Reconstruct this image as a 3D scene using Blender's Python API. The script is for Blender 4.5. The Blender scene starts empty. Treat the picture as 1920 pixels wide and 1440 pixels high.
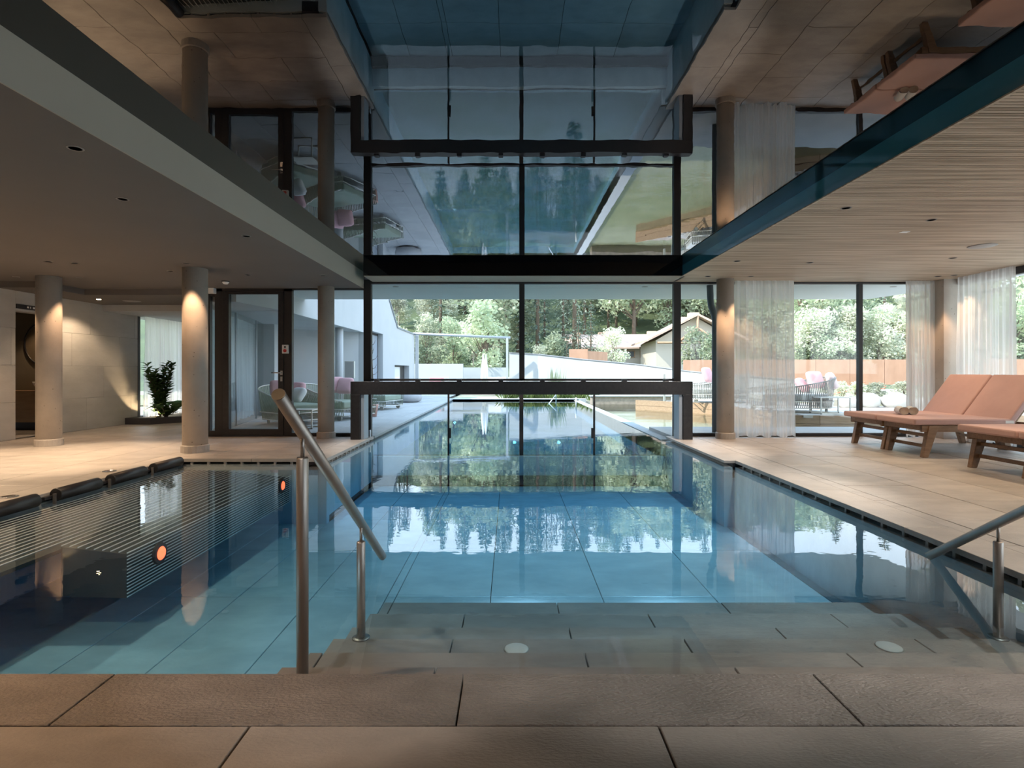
import bpy, bmesh, math, random
from math import sin, cos, pi, sqrt, radians, atan2
from mathutils import Vector, Matrix
random.seed(7)
R = random.random
def U(a, b): return a + (b - a) * R()
S = bpy.context.scene
C = S.collection

# ------------------------------------------------------------------ camera, sky, sun, exposure
F = 1066.667; CX, CY, H = 957.0, 697.0, 1.04
cd = bpy.data.cameras.new('camera'); cam = bpy.data.objects.new('camera', cd); C.objects.link(cam)
cd.sensor_width = 36; cd.lens = 20; cd.shift_x = 3/1920; cd.shift_y = -23/1920
cd.clip_start = .02; cd.clip_end = 1500
cam.location = (0, 0, H); cam.rotation_euler = (pi/2, 0, 0); S.camera = cam
W = bpy.data.worlds.new('sky'); S.world = W; W.use_nodes = True
wn = W.node_tree.nodes; wl = W.node_tree.links; wn.clear()
wo = wn.new('ShaderNodeOutputWorld'); wb = wn.new('ShaderNodeBackground')
tc = wn.new('ShaderNodeTexCoord'); sx = wn.new('ShaderNodeSeparateXYZ'); cr = wn.new('ShaderNodeValToRGB')
wl.new(tc.outputs['Generated'], sx.inputs[0]); wl.new(sx.outputs['Z'], cr.inputs[0])
wl.new(cr.outputs[0], wb.inputs[0]); wl.new(wb.outputs[0], wo.inputs[0])
cr.color_ramp.elements[0].position = 0; cr.color_ramp.elements[0].color = (.86, .93, 1, 1)
cr.color_ramp.elements[1].position = .8; cr.color_ramp.elements[1].color = (.50, .70, 1, 1)
wb.inputs[1].default_value = 2.3
sd = bpy.data.lights.new('sun', 'SUN'); so = bpy.data.objects.new('sun', sd); C.objects.link(so)
sd.energy = 4.4; sd.angle = radians(.8); sd.color = (1, .93, .82)
so.rotation_euler = Vector((-.68, -.2, .70)).to_track_quat('Z', 'Y').to_euler()
so.location = (-20, 0, 30)
S.view_settings.view_transform = 'Standard'; S.view_settings.look = 'None'
S.view_settings.exposure = 0.78; S.view_settings.gamma = 1; S.view_settings.use_curve_mapping = False
cy = S.cycles
cy.use_denoising = True; cy.max_bounces = 9; cy.diffuse_bounces = 5; cy.glossy_bounces = 5
cy.transparent_max_bounces = 32; cy.transmission_bounces = 4; cy.volume_bounces = 0
cy.caustics_reflective = False; cy.caustics_refractive = False
cy.sample_clamp_indirect = 4; cy.sample_clamp_direct = 0

# ------------------------------------------------------------------ helpers
def P(x, y, d): return Vector(((x-CX)*d/F, d, H-(y-CY)*d/F))
def G(x, y, z=0.0):
    d = (H-z)*F/(y-CY); return Vector(((x-CX)*d/F, d, z))
def X(x, d): return (x-CX)*d/F
def Zz(y, d): return H-(y-CY)*d/F

def link(o, parent=None):
    C.objects.link(o)
    if parent: o.parent = parent
    return o
def tag(o, label=None, cat=None, group=None, kind=None):
    if label: o['label'] = label
    if cat: o['category'] = cat
    if group: o['group'] = group
    if kind: o['kind'] = kind
    return o
def empty(name, loc=(0,0,0), label=None, cat=None, group=None, kind=None, rz=0):
    o = bpy.data.objects.new(name, None); C.objects.link(o); o.location = loc; o.rotation_euler = (0,0,rz)
    o.empty_display_size = .1
    return tag(o, label, cat, group, kind)
class MB:
    def __init__(s): s.v = []; s.f = []; s.sm = []
    def add(s, vs, fs, smooth=False, M=None):
        n = len(s.v)
        s.v += [tuple(M @ Vector(v)) if M else tuple(v) for v in vs]
        s.f += [[i+n for i in f] for f in fs]; s.sm += [smooth]*len(fs); return s
    def box(s, x0, x1, y0, y1, z0, z1, M=None):
        return s.add([(x0,y0,z0),(x1,y0,z0),(x1,y1,z0),(x0,y1,z0),(x0,y0,z1),(x1,y0,z1),(x1,y1,z1),(x0,y1,z1)],
                     [(3,2,1,0),(4,5,6,7),(0,1,5,4),(1,2,6,5),(2,3,7,6),(3,0,4,7)], False, M)
    def prism(s, pts, z0, z1):
        n = len(pts)
        a = sum(pts[i][0]*pts[(i+1)%n][1]-pts[(i+1)%n][0]*pts[i][1] for i in range(n))
        if a < 0: pts = pts[::-1]
        vs = [(x,y,z0) for x,y in pts] + [(x,y,z1) for x,y in pts]
        fs = [list(range(n))[::-1], list(range(n,2*n))] + [[i,(i+1)%n,(i+1)%n+n,i+n] for i in range(n)]
        return s.add(vs, fs)
    def tube(s, pts, r, n=10, caps=True, smooth=True):
        pts = [Vector(p) for p in pts]; m = len(pts); rs = r if isinstance(r, (list, tuple)) else [r]*m
        vs = []; up = None
        for i, p in enumerate(pts):
            t = (pts[min(i+1,m-1)]-pts[max(i-1,0)]).normalized()
            if up is None: up = Vector((0,0,1)) if abs(t.z) < .9 else Vector((1,0,0))
            a = t.cross(up).normalized(); b = a.cross(t).normalized(); up = b
            vs += [p+(a*cos(2*pi*k/n)+b*sin(2*pi*k/n))*rs[i] for k in range(n)]
        fs = [[i*n+k, i*n+(k+1)%n, (i+1)*n+(k+1)%n, (i+1)*n+k] for i in range(m-1) for k in range(n)]
        s.add(vs, fs, smooth)
        if caps:
            b = len(s.v)-len(vs)
            s.f += [[b+k for k in range(n)][::-1], [b+(m-1)*n+k for k in range(n)]]; s.sm += [False]*2
        return s
    def lathe(s, prof, n=24, c=(0,0,0), smooth=True):
        vs = [(c[0]+r*cos(2*pi*k/n), c[1]+r*sin(2*pi*k/n), c[2]+z) for r, z in prof for k in range(n)]
        m = len(prof)
        fs = [[i*n+k, i*n+(k+1)%n, (i+1)*n+(k+1)%n, (i+1)*n+k] for i in range(m-1) for k in range(n)]
        s.add(vs, fs, smooth)
        b = len(s.v)-len(vs)
        if prof[0][0] > 1e-5: s.f.append([b+k for k in range(n)][::-1]); s.sm.append(False)
        if prof[-1][0] > 1e-5: s.f.append([b+(m-1)*n+k for k in range(n)]); s.sm.append(False)
        return s
    def grid(s, fn, nu, nv, smooth=True, closed_u=False):
        vs = [fn(i/nu, j/nv) for j in range(nv+1) for i in range(nu+(0 if closed_u else 1))]
        w = nu if closed_u else nu+1
        fs = [[j*w+i, j*w+(i+1)%w, (j+1)*w+(i+1)%w, (j+1)*w+i] for j in range(nv) for i in range(nu)]
        return s.add(vs, fs, smooth)
    def mesh(s, name, mat):
        me = bpy.data.meshes.new(name); me.from_pydata([tuple(v) for v in s.v], [], s.f); me.update()
        me.polygons.foreach_set('use_smooth', s.sm)
        if mat: me.materials.append(mat)
        return me
    def build(s, name, mat, parent=None, bevel=0, **kw):
        o = bpy.data.objects.new(name, s.mesh(name, mat)); link(o, parent)
        if bevel:
            b = o.modifiers.new('b', 'BEVEL'); b.width = bevel; b.segments = 2; b.limit_method = 'ANGLE'; b.angle_limit = .7
        return tag(o, **kw) if kw else o
def box(name, m, a, parent=None, bevel=0, **kw): return MB().box(*a).build(name, m, parent, bevel, **kw)
def pillow(mb, w, h, t, M, e=.55):
    def f(u, v):
        a = 2*pi*u; b = pi*(v-.5); sg = lambda x, p: math.copysign(abs(x)**p, x)
        cx, cy_ = sg(cos(a), .45), sg(sin(a), .45); q = cos(b)**.35 if cos(b) > 0 else 0
        rr = max(abs(cx), abs(cy_)); pinch = 1+.06*(min(abs(cx),abs(cy_))**3)
        return M @ Vector((cx*w/2*q*pinch, cy_*h/2*q*pinch, sin(b)*t/2))
    return mb.grid(f, 28, 10, True, True)

# ------------------------------------------------------------------ materials
def M_(name, col, rough=.5, metal=0, col2=None, scale=3, bump=0, bscale=40, stretch=(1,1,1), rand=0, detail=5,
       contrast=(.35,.65), spec=.5, emis=None, pits=0, ior=1.5, sheen=0, wave=None):
    m = bpy.data.materials.new(name); m.use_nodes = True; nt = m.node_tree; n = nt.nodes; l = nt.links
    b = n['Principled BSDF']; b.inputs['Roughness'].default_value = rough; b.inputs['Metallic'].default_value = metal
    b.inputs['IOR'].default_value = ior; b.inputs['Specular IOR Level'].default_value = spec
    b.inputs['Base Color'].default_value = (*col, 1)
    geo = n.new('ShaderNodeNewGeometry'); mp = n.new('ShaderNodeMapping'); mp.inputs['Scale'].default_value = stretch
    l.new(geo.outputs['Position'], mp.inputs[0])
    out = None
    if col2:
        t = n.new('ShaderNodeTexNoise'); t.inputs['Scale'].default_value = scale; t.inputs['Detail'].default_value = detail
        t.inputs['Roughness'].default_value = .62
        r = n.new('ShaderNodeValToRGB'); r.color_ramp.elements[0].position = contrast[0]; r.color_ramp.elements[1].position = contrast[1]
        r.color_ramp.elements[0].color = (*col, 1); r.color_ramp.elements[1].color = (*col2, 1)
        l.new(mp.outputs[0], t.inputs['Vector']); l.new(t.outputs['Fac'], r.inputs[0]); out = r.outputs[0]
    if pits:
        v = n.new('ShaderNodeTexVoronoi'); v.inputs['Scale'].default_value = pits
        r2 = n.new('ShaderNodeValToRGB'); r2.color_ramp.elements[0].position = .05; r2.color_ramp.elements[1].position = .09
        r2.color_ramp.elements[0].color = (.25,.22,.2,1); r2.color_ramp.elements[1].color = (1,1,1,1)
        l.new(mp.outputs[0], v.inputs['Vector']); l.new(v.outputs['Distance'], r2.inputs[0])
        mx = n.new('ShaderNodeMix'); mx.data_type = 'RGBA'; mx.blend_type = 'MULTIPLY'; mx.inputs[0].default_value = .8
        if out: l.new(out, mx.inputs[6])
        else: mx.inputs[6].default_value = (*col, 1)
        l.new(r2.outputs[0], mx.inputs[7]); out = mx.outputs[2]
    if rand:
        oi = n.new('ShaderNodeObjectInfo'); mr = n.new('ShaderNodeMapRange')
        mr.inputs[3].default_value = 1-rand; mr.inputs[4].default_value = 1+rand
        l.new(oi.outputs['Random'], mr.inputs[0])
        hs = n.new('ShaderNodeHueSaturation')
        if out: l.new(out, hs.inputs['Color'])
        else: hs.inputs['Color'].default_value = (*col, 1)
        l.new(mr.outputs[0], hs.inputs['Value']); out = hs.outputs[0]
    if out: l.new(out, b.inputs['Base Color'])
    if bump:
        t2 = n.new('ShaderNodeTexNoise'); t2.inputs['Scale'].default_value = bscale; t2.inputs['Detail'].default_value = 4
        bp = n.new('ShaderNodeBump'); bp.inputs['Strength'].default_value = min(1, bump*1.0); bp.inputs['Distance'].default_value = .01
        l.new(mp.outputs[0], t2.inputs['Vector']); l.new(t2.outputs['Fac'], bp.inputs['Height']); l.new(bp.outputs[0], b.inputs['Normal'])
    if emis:
        b.inputs['Emission Color'].default_value = (*emis[0], 1); b.inputs['Emission Strength'].default_value = emis[1]
    if sheen: b.inputs['Sheen Weight'].default_value = sheen
    return m
stone = M_('stone_tile', (.46,.425,.395), .42, 0, (.345,.318,.296), 2.4, .35, 60, (1,2.0,1), .06, 9, (.36,.64))
stone_rough = M_('stone_coping_rough', (.32,.285,.265), .42, 0, (.23,.205,.19), 5, 1.0, 75, (.8,1.6,1), .04, 6)
stone_edge = M_('stone_coping_smooth', (.46,.42,.385), .45, 0, (.36,.33,.305), 3, .3, 90, (1,1,1), .05, 6)
grout = M_('joint_dark', (.06,.055,.05), .9)
terr = M_('terrace_tile', (.42,.42,.42), .6, 0, (.35,.355,.36), 2, .15, 50, (1,1,1), .05)
pooltile = M_('pool_tile', (.72,.78,.80), .5, 0, (.56,.63,.66), 2.5, .1, 40, (1,1.6,1), .07, 7)
steptile = M_('pool_step_tile', (.42,.365,.335), .5, 0, (.31,.27,.25), 2.5, .1, 40, (1,1.6,1), .06, 7)
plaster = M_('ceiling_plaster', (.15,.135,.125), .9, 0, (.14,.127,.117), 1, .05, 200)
fasciam = M_('fascia_plaster', (.42,.385,.32), .85, 0, (.40,.365,.305), 1, .05, 200)
white = M_('white_render', (.52,.53,.54), .9, 0, (.49,.50,.51), 1.5, .12, 120)
stonewall = M_('stone_wall_slab', (.60,.585,.56), .6, 0, (.46,.45,.43), 1.7, .2, 30, (1,.6,1.6), .035, 8, (.3,.7))
concrete = M_('column_concrete', (.50,.455,.40), .75, 0, (.43,.39,.345), 3, .1, 60, pits=11)
darkm = M_('dark_frame', (.035,.032,.033), .45, .3)
darkm2 = M_('dark_steel_gate', (.028,.027,.030), .38, .4, (.04,.038,.04), 20)
steel = M_('brushed_steel', (.46,.42,.39), .45, 1, (.38,.35,.33), 8, .06, 300, (1,1,.1))
chrome = M_('chrome', (.75,.75,.76), .18, 1)
black = M_('black_rubber', (.018,.018,.022), .42)
blackc = M_('black_cushion', (.014,.014,.017), .42)
teak = M_('teak_wood', (.27,.165,.095), .55, 0, (.19,.11,.06), 6, .2, 60, (1,6,6), .06)
pink = M_('pink_canvas', (.58,.375,.345), .9, 0, (.54,.345,.315), 4, .3, 400, sheen=.2)
pinkp = M_('pink_pillow_fabric', (.72,.42,.44), .9, 0, (.68,.39,.41), 6, .3, 300)
whitef = M_('white_fabric', (.80,.79,.78), .95, 0, (.74,.73,.72), 5, .3, 200)
towelm = M_('towel_terry', (.80,.73,.62), 1, 0, (.70,.63,.52), 60, .8, 300)
olive = M_('olive_rope', (.40,.42,.32), .8, 0, (.33,.35,.26), 12, .2, 200)
greyr = M_('taupe_rope', (.36,.35,.32), .8, 0, (.30,.29,.27), 12, .2, 200)
olivec = M_('olive_cushion', (.31,.36,.29), .95, 0, (.28,.33,.26), 5, .2, 300)
greyc = M_('grey_cushion', (.55,.55,.53), .95, 0, (.5,.5,.48), 5, .2, 300)
paleframe = M_('pale_powder_frame', (.68,.66,.60), .5, .2)
poufm = M_('grey_pouf_fabric', (.50,.49,.50), .95, 0, (.45,.44,.45), 6, .3, 200)
oak = M_('oak_veneer', (.42,.27,.15), .5, 0, (.34,.21,.11), 3, .1, 60, (1,1,6))
ceram = M_('white_ceramic', (.78,.75,.70), .15)
mirrorglass = M_('mirror_glass', (.7,.68,.63), .03, 1)
washwall = M_('washroom_plaster', (.22,.19,.14), .9, 0, (.19,.165,.12), 2)
corten = M_('corten_steel', (.50,.285,.19), .8, 0, (.42,.235,.155), 3, .2, 20, (1,1,.4), .06)
larch = M_('larch_wood', (.50,.34,.23), .7, 0, (.38,.25,.165), 5, .2, 40, (.4,4,8), .08)
rockm = M_('pale_rock', (.72,.70,.66), .9, 0, (.55,.53,.50), 3, .5, 12)
brickish = M_('old_stone_edge', (.45,.36,.30), .9, 0, (.32,.26,.22), 8, .5, 20)
grass = M_('forest_floor', (.045,.065,.03), .95, 0, (.09,.12,.05), .15, .4, 3, (1,1,1), 0, 6)
soil = M_('garden_gravel', (.50,.46,.38), .95, 0, (.34,.36,.22), 1.2, .4, 8)
trunkm = M_('bark', (.20,.15,.11), .95, 0, (.13,.10,.08), 8)
palebark = M_('pale_bark', (.48,.42,.36), .95, 0, (.30,.26,.22), 8)
roofm = M_('clay_roof', (.66,.47,.37), .85, 0, (.55,.38,.30), 2, .3, 20, (1,1,1), .05)
redlamp = M_('red_underwater_lens', (.9,.1,.05), .3, 0, emis=((1,.10,.035), 3.2))
lampm = M_('warm_lamp_lens', (1,.9,.7), .3, 0, emis=((1,.78,.5), 22))
reds = M_('red_plastic', (.6,.05,.04), .4)
whitep = M_('white_plastic', (.78,.77,.75), .4)
greyp = M_('grey_grille', (.30,.28,.26), .6)
signm = M_('sign_black', (.03,.03,.035), .4)
winfar = M_('far_window_glass', (.10,.12,.14), .15)

def leafmat(name, c1, c2, c3, sc=.5, trans=.3):
    m = bpy.data.materials.new(name); m.use_nodes = True; nt = m.node_tree; n = nt.nodes; l = nt.links
    n.clear(); o = n.new('ShaderNodeOutputMaterial'); d = n.new('ShaderNodeBsdfDiffuse'); t = n.new('ShaderNodeBsdfTranslucent')
    mx = n.new('ShaderNodeMixShader'); mx.inputs[0].default_value = trans
    g = n.new('ShaderNodeNewGeometry'); no = n.new('ShaderNodeTexNoise'); no.inputs['Scale'].default_value = sc; no.inputs['Detail'].default_value = 4
    r = n.new('ShaderNodeValToRGB'); e = r.color_ramp.elements; e[0].position = .33; e[0].color = (*c1, 1); e[1].position = .68; e[1].color = (*c3, 1)
    q = r.color_ramp.elements.new(.5); q.color = (*c2, 1)
    oi = n.new('ShaderNodeObjectInfo'); mr = n.new('ShaderNodeMapRange'); mr.inputs[3].default_value = .7; mr.inputs[4].default_value = 1.35
    hs = n.new('ShaderNodeHueSaturation')
    l.new(g.outputs['Position'], no.inputs['Vector']); l.new(no.outputs[0], r.inputs[0]); l.new(oi.outputs['Random'], mr.inputs[0])
    l.new(r.outputs[0], hs.inputs['Color']); l.new(mr.outputs[0], hs.inputs['Value'])
    l.new(hs.outputs[0], d.inputs[0]); l.new(hs.outputs[0], t.inputs[0]); l.new(d.outputs[0], mx.inputs[1]); l.new(t.outputs[0], mx.inputs[2]); l.new(mx.outputs[0], o.inputs[0])
    return m
lf_spruce = leafmat('spruce_needles', (.12,.16,.13), (.20,.25,.20), (.34,.38,.29), .6, .15)  # greyed and brightened, distance haze put into the needle colour
lf_broad = leafmat('broad_leaves', (.27,.33,.22), (.42,.47,.32), (.64,.65,.47), .5, .35)  # leaf colour lifted and greyed to stand in for haze
lf_pale = leafmat('pale_leaves', (.46,.50,.37), (.62,.63,.49), (.78,.76,.63), .7, .35)  # haze mixed into these leaf colours as well
lf_in = leafmat('indoor_leaves', (.06,.12,.06), (.10,.18,.08), (.16,.26,.11), 9, .35)
lf_grass = leafmat('grass_blades', (.16,.22,.08), (.25,.32,.12), (.38,.42,.2), 3, .3)
lf_rose = leafmat('rose_leaves', (.25,.32,.18), (.38,.44,.28), (.55,.58,.42), 3, .3)

def schlick(nt, ior, nrm=None):
    # reflectance of a thin clear surface, the same from both sides
    n = nt.nodes; l = nt.links; r0 = ((ior-1)/(ior+1))**2
    g = n.new('ShaderNodeNewGeometry'); d = n.new('ShaderNodeVectorMath'); d.operation = 'DOT_PRODUCT'
    l.new(g.outputs['Incoming'], d.inputs[0]); l.new(g.outputs['Normal'], d.inputs[1])
    def m(op, a, b=None):
        k = n.new('ShaderNodeMath'); k.operation = op
        for i, q in enumerate((a, b)):
            if q is None: continue
            if isinstance(q, (int, float)): k.inputs[i].default_value = q
            else: l.new(q, k.inputs[i])
        return k.outputs[0]
    c = m('SUBTRACT', 1, m('ABSOLUTE', d.outputs['Value'])); p = m('POWER', c, 5)
    return m('ADD', m('MULTIPLY', p, 1-r0), r0)
def glassmat(name, tint, ior=1.45):
    m = bpy.data.materials.new(name); m.use_nodes = True; nt = m.node_tree; n = nt.nodes; l = nt.links
    n.clear(); o = n.new('ShaderNodeOutputMaterial'); t = n.new('ShaderNodeBsdfTransparent'); g = n.new('ShaderNodeBsdfGlossy')
    g.inputs['Roughness'].default_value = 0; t.inputs[0].default_value = (*tint, 1)
    fr = schlick(nt, ior); mx = n.new('ShaderNodeMixShader')
    l.new(fr, mx.inputs[0]); l.new(t.outputs[0], mx.inputs[1]); l.new(g.outputs[0], mx.inputs[2]); l.new(mx.outputs[0], o.inputs[0])
    return m
glass = glassmat('window_glass', (.96,.985,.98))
glass2 = glassmat('pool_gate_glass', (.93,.975,.975))
def watermat(name, absorb, dens, scale, strength, ior=1.33, tint=(1,1,1)):
    m = bpy.data.materials.new(name); m.use_nodes = True; nt = m.node_tree; n = nt.nodes; l = nt.links
    n.clear(); o = n.new('ShaderNodeOutputMaterial'); t = n.new('ShaderNodeBsdfTransparent'); g = n.new('ShaderNodeBsdfGlossy')
    g.inputs['Roughness'].default_value = 0; t.inputs[0].default_value = (*tint, 1)
    fr = schlick(nt, ior); mx = n.new('ShaderNodeMixShader')
    geo = n.new('ShaderNodeNewGeometry'); mp = n.new('ShaderNodeMapping'); mp.inputs['Scale'].default_value = (1,1.5,0)
    no = n.new('ShaderNodeTexNoise'); no.inputs['Scale'].default_value = scale; no.inputs['Detail'].default_value = 2
    no2 = n.new('ShaderNodeTexNoise'); no2.inputs['Scale'].default_value = .9
    mu = n.new('ShaderNodeMath'); mu.operation = 'POWER'; mu.inputs[1].default_value = 3
    m2 = n.new('ShaderNodeMath'); m2.operation = 'MULTIPLY'; m3 = n.new('ShaderNodeMath'); m3.operation = 'MULTIPLY'; m3.inputs[1].default_value = 8
    bp = n.new('ShaderNodeBump'); bp.inputs['Strength'].default_value = strength; bp.inputs['Distance'].default_value = .004
    l.new(geo.outputs['Position'], mp.inputs[0]); l.new(mp.outputs[0], no.inputs['Vector']); l.new(mp.outputs[0], no2.inputs['Vector'])
    l.new(no2.outputs['Fac'], mu.inputs[0]); l.new(mu.outputs[0], m3.inputs[0]); l.new(m3.outputs[0], m2.inputs[0]); l.new(no.outputs['Fac'], m2.inputs[1])
    l.new(m2.outputs[0], bp.inputs['Height']); l.new(bp.outputs[0], g.inputs['Normal'])
    l.new(fr, mx.inputs[0]); l.new(t.outputs[0], mx.inputs[1]); l.new(g.outputs[0], mx.inputs[2]); l.new(mx.outputs[0], o.inputs[0])
    if dens:
        va = n.new('ShaderNodeVolumeAbsorption'); va.inputs[0].default_value = (*absorb, 1); va.inputs[1].default_value = dens
        l.new(va.outputs[0], o.inputs['Volume'])
    return m
water = watermat('pool_water', (.09,.63,.86), .62, 5, .10, 1.9)
pondw = watermat('pond_water', (.6,.7,.3), 0, 9, .5, tint=(.86,.88,.76))
mir = bpy.data.materials.new('black_gloss_stretch_ceiling'); mir.use_nodes = True
b = mir.node_tree.nodes['Principled BSDF']; b.inputs['Base Color'].default_value = (.004,.004,.005,1); b.inputs['Roughness'].default_value = 0.0; b.inputs['IOR'].default_value = 1.75
nt = mir.node_tree; g_ = nt.nodes.new('ShaderNodeNewGeometry'); n_ = nt.nodes.new('ShaderNodeTexNoise'); n_.inputs['Scale'].default_value = 3.5
bp_ = nt.nodes.new('ShaderNodeBump'); bp_.inputs['Strength'].default_value = .12; bp_.inputs['Distance'].default_value = .0035
nt.links.new(g_.outputs['Position'], n_.inputs['Vector']); nt.links.new(n_.outputs['Fac'], bp_.inputs['Height']); nt.links.new(bp_.outputs[0], b.inputs['Normal'])
def curtainmat():
    m = bpy.data.materials.new('sheer_curtain'); m.use_nodes = True; nt = m.node_tree; n = nt.nodes; l = nt.links
    n.clear(); o = n.new('ShaderNodeOutputMaterial'); d = n.new('ShaderNodeBsdfDiffuse'); t = n.new('ShaderNodeBsdfTranslucent'); tr = n.new('ShaderNodeBsdfTransparent')
    d.inputs[0].default_value = (.86,.83,.80,1); t.inputs[0].default_value = (.90,.88,.86,1)
    m1 = n.new('ShaderNodeMixShader'); m1.inputs[0].default_value = .5; m2 = n.new('ShaderNodeMixShader')
    lw = n.new('ShaderNodeLayerWeight'); lw.inputs[0].default_value = .5; mr = n.new('ShaderNodeMapRange'); mr.inputs[3].default_value = .22; mr.inputs[4].default_value = .02
    l.new(lw.outputs['Facing'], mr.inputs[0]); l.new(mr.outputs[0], m2.inputs[0])
    l.new(d.outputs[0], m1.inputs[1]); l.new(t.outputs[0], m1.inputs[2]); l.new(m1.outputs[0], m2.inputs[1]); l.new(tr.outputs[0], m2.inputs[2]); l.new(m2.outputs[0], o.inputs[0])
    return m
sheer = curtainmat()
wood = bpy.data.materials.new('ceiling_oak_slats'); wood.use_nodes = True
nt = wood.node_tree; b = nt.nodes['Principled BSDF']; b.inputs['Roughness'].default_value = .6
g_ = nt.nodes.new('ShaderNodeNewGeometry'); mp = nt.nodes.new('ShaderNodeMapping'); mp.inputs['Scale'].default_value = (.55, 14, 1)
n1 = nt.nodes.new('ShaderNodeTexNoise'); n1.inputs['Scale'].default_value = 1.6; n1.inputs['Detail'].default_value = 6
r1 = nt.nodes.new('ShaderNodeValToRGB'); r1.color_ramp.elements[0].position = .36; r1.color_ramp.elements[0].color = (.30,.225,.155,1)
r1.color_ramp.elements[1].position = .62; r1.color_ramp.elements[1].color = (.56,.445,.33,1)
nt.links.new(g_.outputs['Position'], mp.inputs[0]); nt.links.new(mp.outputs[0], n1.inputs['Vector']); nt.links.new(n1.outputs['Fac'], r1.inputs[0]); nt.links.new(r1.outputs[0], b.inputs['Base Color'])

# ------------------------------------------------------------------ levels
DW = 9.17            # window wall distance
ZM, ZR, ZL, ZA = 2.64, 2.48, 2.376, 2.285   # mirror, right ceiling, left soffit, alcove ceiling
XL, XR, XR2 = -2.2, 2.63, 2.50
XW0, XW1 = -3.98, 6.81 # wing: left edge x, far edge y
YN = 1.963
WZ = -.069
LW, RW = -7.6, 6.98

# ------------------------------------------------------------------ tiles
_tm = {}
def tilemesh(sx_, sy_, t, mat):
    k = (round(sx_,3), round(sy_,3), t, mat.name)
    if k not in _tm:
        c = .0025; h = MB(); a, b_ = sx_/2, sy_/2
        vs = [(-a,-b_,-t),(a,-b_,-t),(a,b_,-t),(-a,b_,-t),(-a,-b_,-c),(a,-b_,-c),(a,b_,-c),(-a,b_,-c),(-a+c,-b_+c,0),(a-c,-b_+c,0),(a-c,b_-c,0),(-a+c,b_-c,0)]
        fs = [(3,2,1,0),(8,9,10,11)]
        for i in range(4):
            j = (i+1)%4; fs += [(i,j,4+j,4+i),(4+i,4+j,8+j,8+i)]
        _tm[k] = h.add(vs, fs).mesh('tile', mat)
    return _tm[k]
def tiles(parent, x0, x1, y0, y1, tx, ty, ox, oy, z, mat, name='tile', t=.02, gap=.007, stagger=0, along='x'):
    # rows of tiles clipped to the rectangle
    r = 0
    ys = oy + math.floor((y0-oy)/ty)*ty if along == 'x' else None
    if along == 'x':
        r = int(math.floor((y0-oy)/ty)); y = oy + r*ty
        while y < y1-1e-4:
            a, b_ = max(y, y0), min(y+ty, y1)
            off = ox + (r % 2)*stagger; k = math.floor((x0-off)/tx); x = off+k*tx
            while x < x1-1e-4:
                c, d = max(x, x0), min(x+tx, x1)
                if b_-a > .03 and d-c > .03:
                    o = bpy.data.objects.new(name, tilemesh(d-c-gap, b_-a-gap, t, mat)); link(o, parent); o.location = ((c+d)/2, (a+b_)/2, z+U(-.0008,.0008))
                x += tx
            y += ty; r += 1
    else:
        r = int(math.floor((x0-ox)/tx)); x = ox+r*tx
        while x < x1-1e-4:
            c, d = max(x, x0), min(x+tx, x1)
            off = oy + (r % 2)*stagger; k = math.floor((y0-off)/ty); y = off+k*ty
            while y < y1-1e-4:
                a, b_ = max(y, y0), min(y+ty, y1)
                if b_-a > .03 and d-c > .03:
                    o = bpy.data.objects.new(name, tilemesh(d-c-gap, b_-a-gap, t, mat)); link(o, parent); o.location = ((c+d)/2, (a+b_)/2, z+U(-.0008,.0008))
                y += ty
            x += tx; r += 1

# ------------------------------------------------------------------ floor
CW = .29
fb = MB()
zb = -.014
fb.box(LW-.3, RW+.4, -5, YN-CW+.1, -.3, zb)
fb.box(XR+.12, RW+.4, YN-CW, DW+.1, -.3, zb)
fb.box(LW-.3, XW0-.12, YN-CW, DW, -.3, zb)
fb.box(XW0-.12, XL-.12, XW1+.1, DW, -.3, zb)
fb.box(LW-.3, -4.9, DW, 13.6, -.3, zb)
fb.box(-9.6, LW-.2, 8.4, 10.8, -.3, zb)
floor = fb.build('floor', grout); tag(floor, 'dark jointed bed under the beige stone tiles round the indoor pool', None, None, 'structure')
tiles(floor, LW, RW, -.73, YN-CW, 1.2, .6, -1.365, YN-CW-.6*4, 0, stone, stagger=.6)
tiles(floor, XR+.30, RW, YN-CW, DW-.03, .6, 1.2, 3.05, .4, 0, stone, along='y', stagger=.6)
tiles(floor, LW, XW0-.30, YN-CW, DW-.03, .6, 1.2, XW0-.3-.6*7, .4, 0, stone, along='y', stagger=.6)
tiles(floor, XW0-.30, XL-.3, XW1+.29, DW-.03, 1.2, .6, -4.9, XW1+.29, 0, stone, stagger=.6)
tiles(floor, LW, -4.92, DW-.03, 13.5, .6, 1.2, XW0-.3-.6*7, .4, 0, stone, along='y', stagger=.6)
tiles(floor, -9.5, LW-.2, 8.5, 10.7, .6, 1.2, -9.5, 8.5, 0, stone, along='y')

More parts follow.
